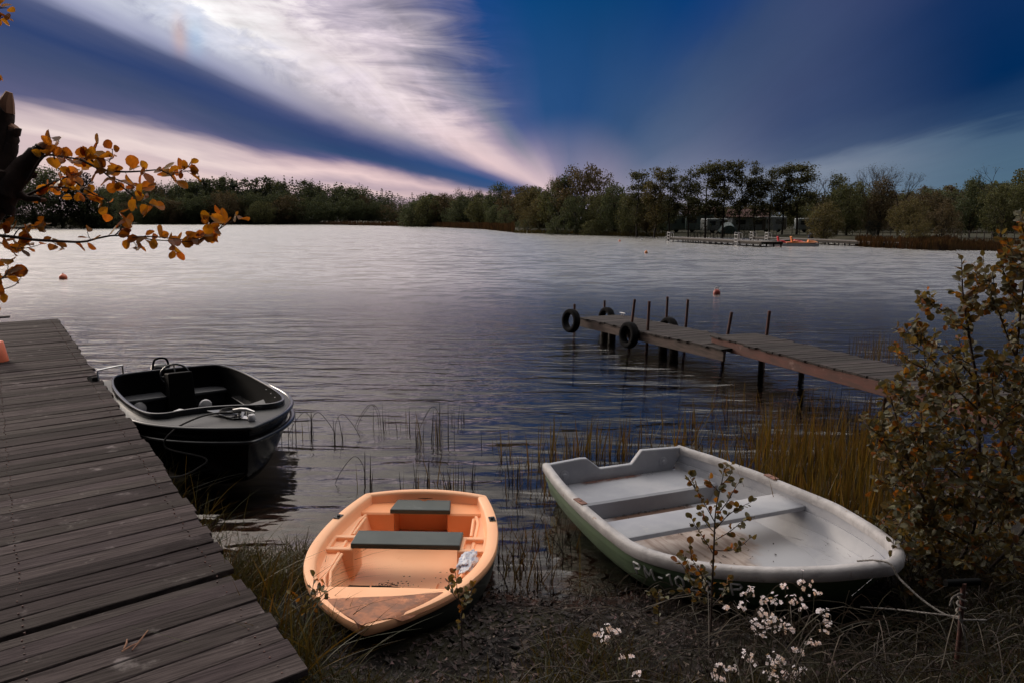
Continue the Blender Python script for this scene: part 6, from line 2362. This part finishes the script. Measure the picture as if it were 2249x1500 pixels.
# ---- white wildflowers
def flower_plant(label, heads, Y, seed):
    rng = random.Random(seed)
    us = sum(h[0] for h in heads) / len(heads)
    q = at_d(us, max(h[1] for h in heads) + 40, Y)
    z = height(q.x, q.y)
    root = thing('wildflower', label, 'flower', (q.x, q.y, z), 0, 'white wildflowers on the bank')
    o = Vector(root.location)
    st, pe = MB(), MB()
    for u, v, sz in heads:
        Yh = Y + rng.uniform(-.1, .12)
        top = at_d(u, v, Yh) - o
        foot = Vector((top.x * .35 + rng.gauss(0, .02), (Yh - o.y) * .5, 0))
        st.tube(crom([foot, foot.lerp(top, .5) + Vector((rng.gauss(0, .012), 0, .02)), top], 4), [.0026, .0024, .0023, .0022, .002, .002, .0018, .0016, .0014], 4, cap=False)
        nfl = int(5 + sz * 6)
        for k in range(nfl):
            c = top + Vector((rng.gauss(0, 1), rng.gauss(0, 1), rng.gauss(-.1, .7))) * .017 * sz
            st.tube([top - Vector((0, 0, .03 * sz)), c], .0009, 3, cap=False)
            fd = ((c - top) * 20 + Vector((rng.gauss(0, .4), -.5 + rng.gauss(0, .4), .8))).normalized()
            e1 = fd.orthogonal().normalized()
            e2 = fd.cross(e1)
            r = rng.uniform(.007, .0105)
            a0 = rng.uniform(0, 1.5)
            for j in range(4):
                a = a0 + j * pi / 2
                d = e1 * cos(a) + e2 * sin(a)
                s = e2 * cos(a) - e1 * sin(a)
                pe.add([c, c + d * r * .6 + s * r * .5 + fd * r * .15, c + d * r * 1.05 + s * r * .25 + fd * r * .1, c + d * r * 1.05 - s * r * .25 + fd * r * .1, c + d * r * .6 - s * r * .5 + fd * r * .15], [(0, 1, 2, 3, 4)])
    st.build('stems', M['flower_stem'], root)
    pe.build('blossoms', M['petal'], root)
flower_plant('white wildflower with the highest blossoms, before the green hull of the rowing boat', [(1763, 1273, 1.2), (1723, 1285, .7), (1745, 1318, 1.0), (1789, 1303, .8), (1762, 1335, .6)], 3.62, 1)
flower_plant('white wildflower left of the highest one, two heads at different heights', [(1641, 1299, 1.2), (1629, 1330, .9), (1596, 1333, .7), (1675, 1318, .7)], 3.6, 2)
flower_plant('white wildflower in the thick of the group, with the widest cluster of blossoms', [(1705, 1318, 1.2), (1675, 1345, 1.0), (1700, 1362, 1.4), (1720, 1372, 1.3), (1690, 1372, 1.1), (1664, 1375, 1.3), (1672, 1390, .9), (1738, 1382, .8)], 3.5, 3)
flower_plant('white wildflower right of the thick group, leaning towards the rope', [(1807, 1345, .9), (1812, 1362, .6), (1808, 1380, .7), (1778, 1410, .5), (1792, 1412, .5)], 3.5, 4)
flower_plant('white wildflower at the bottom border with a broad flat cluster', [(1700, 1445, 1.4), (1690, 1462, 1.2), (1715, 1455, 1.1), (1641, 1441, .9), (1695, 1485, .9), (1723, 1478, .7)], 3.3, 5)
flower_plant('white wildflower at the bottom border right of the broad flat cluster', [(1756, 1470, 1.1), (1742, 1485, .9), (1750, 1425, .8)], 3.3, 6)
flower_plant('white wildflower at the bottom border left of the broad flat cluster', [(1582, 1463, .9), (1610, 1470, .8), (1588, 1492, .5), (1570, 1485, .5)], 3.3, 7)
flower_plant('white wildflower alone on the leaf litter between the two rowing boats', [(1333, 1378, 1.1), (1354, 1386, .8), (1332, 1402, .7), (1312, 1393, .5)], 3.65, 8)
flower_plant('tiny white wildflower below the lone one, almost at the bottom border', [(1399, 1482, .9), (1362, 1442, .4), (1388, 1442, .3)], 3.35, 9)

# ---- mooring stake and its ropes at the right
pS = land(2192, 3.42)
stake = thing('mooring_stake', 'rusty mooring stake with a dark horizontal handle at the foot of the shrub', 'stake', pS)
b = MB()
topz = at_d(2192, 1280, 3.42).z - pS.z
b.tube([(0, 0, -.2), (0.004, 0, topz * .5), (0, 0, topz)], .011, 10)
b.build('post', M['rust'], stake, smooth=50)
b = MB()
b.tube([(-.085, 0, topz), (.09, .03, topz - .006)], .018, 12)
b.build('handle', M['black_matt'], stake, smooth=40, bevel=.002)
def rope(pts, r, label):
    b = MB()
    P_ = crom(pts, 10)
    k = len(P_)
    for j in range(3):          # three twisted strands
        Q = []
        s = 0
        for i, p in enumerate(P_):
            if i:
                s += (p - P_[i - 1]).length
            d = (P_[min(i + 1, k - 1)] - P_[max(i - 1, 0)]).normalized()
            n1 = d.orthogonal().normalized()
            n2 = d.cross(n1)
            a = s * 90 + j * 2.094
            Q.append(p + (n1 * cos(a) + n2 * sin(a)) * r * .45)
        b.tube(Q, r * .62, 6)
    tag(b.build('rope', M['rope'], smooth=60), label, 'rope')
bt = to_world(WHITE, (2.90, -.05, .60))
S0 = Vector((pS.x, pS.y, pS.z))
hz_ = at_d(2190, 1345, 3.42).z
rope([to_world(WHITE, (2.74, -.06, .545)), to_world(WHITE, (2.86, -.06, .600)), to_world(WHITE, (2.945, -.05, .612)), to_world(WHITE, (2.99, -.04, .56)), at_d(1993, 1287, 3.75), at_d(2028, 1318, 3.68), at_d(2075, 1348, 3.58), at_d(2120, 1360, 3.5), at_d(2165, 1361, 3.44), S0 + Vector((-.012, -.012, hz_ - S0.z - .03))], .0052, 'grey rope running from the white boat bow down to the mooring stake')
q_ = at_d(1890, 1332, 3.9)
rope([q_, at_d(1960, 1337, 3.72), at_d(2030, 1345, 3.6), at_d(2100, 1353, 3.5), S0 + Vector((-.013, -.015, hz_ - S0.z - .025))], .0052, 'grey rope lying low between the white boat keel and the mooring stake')
zz0 = topz - .05
coil = [S0 + Vector((.018 * cos(a), .018 * sin(a), zz0 - a * .006)) for a in [k * .5 for k in range(34)]]
coil = [S0 + Vector((-.06, -.01, zz0 - .06)), S0 + Vector((-.05, -.015, zz0 - .01))] + coil + [S0 + Vector((.03, -.02, .16)), S0 + Vector((.035, -.02, .08)), S0 + Vector((.01, -.02, .012)), S0 + Vector((.05, -.03, .006))]
rope(coil, .0052, 'grey rope wound round the mooring stake with its end hanging down')
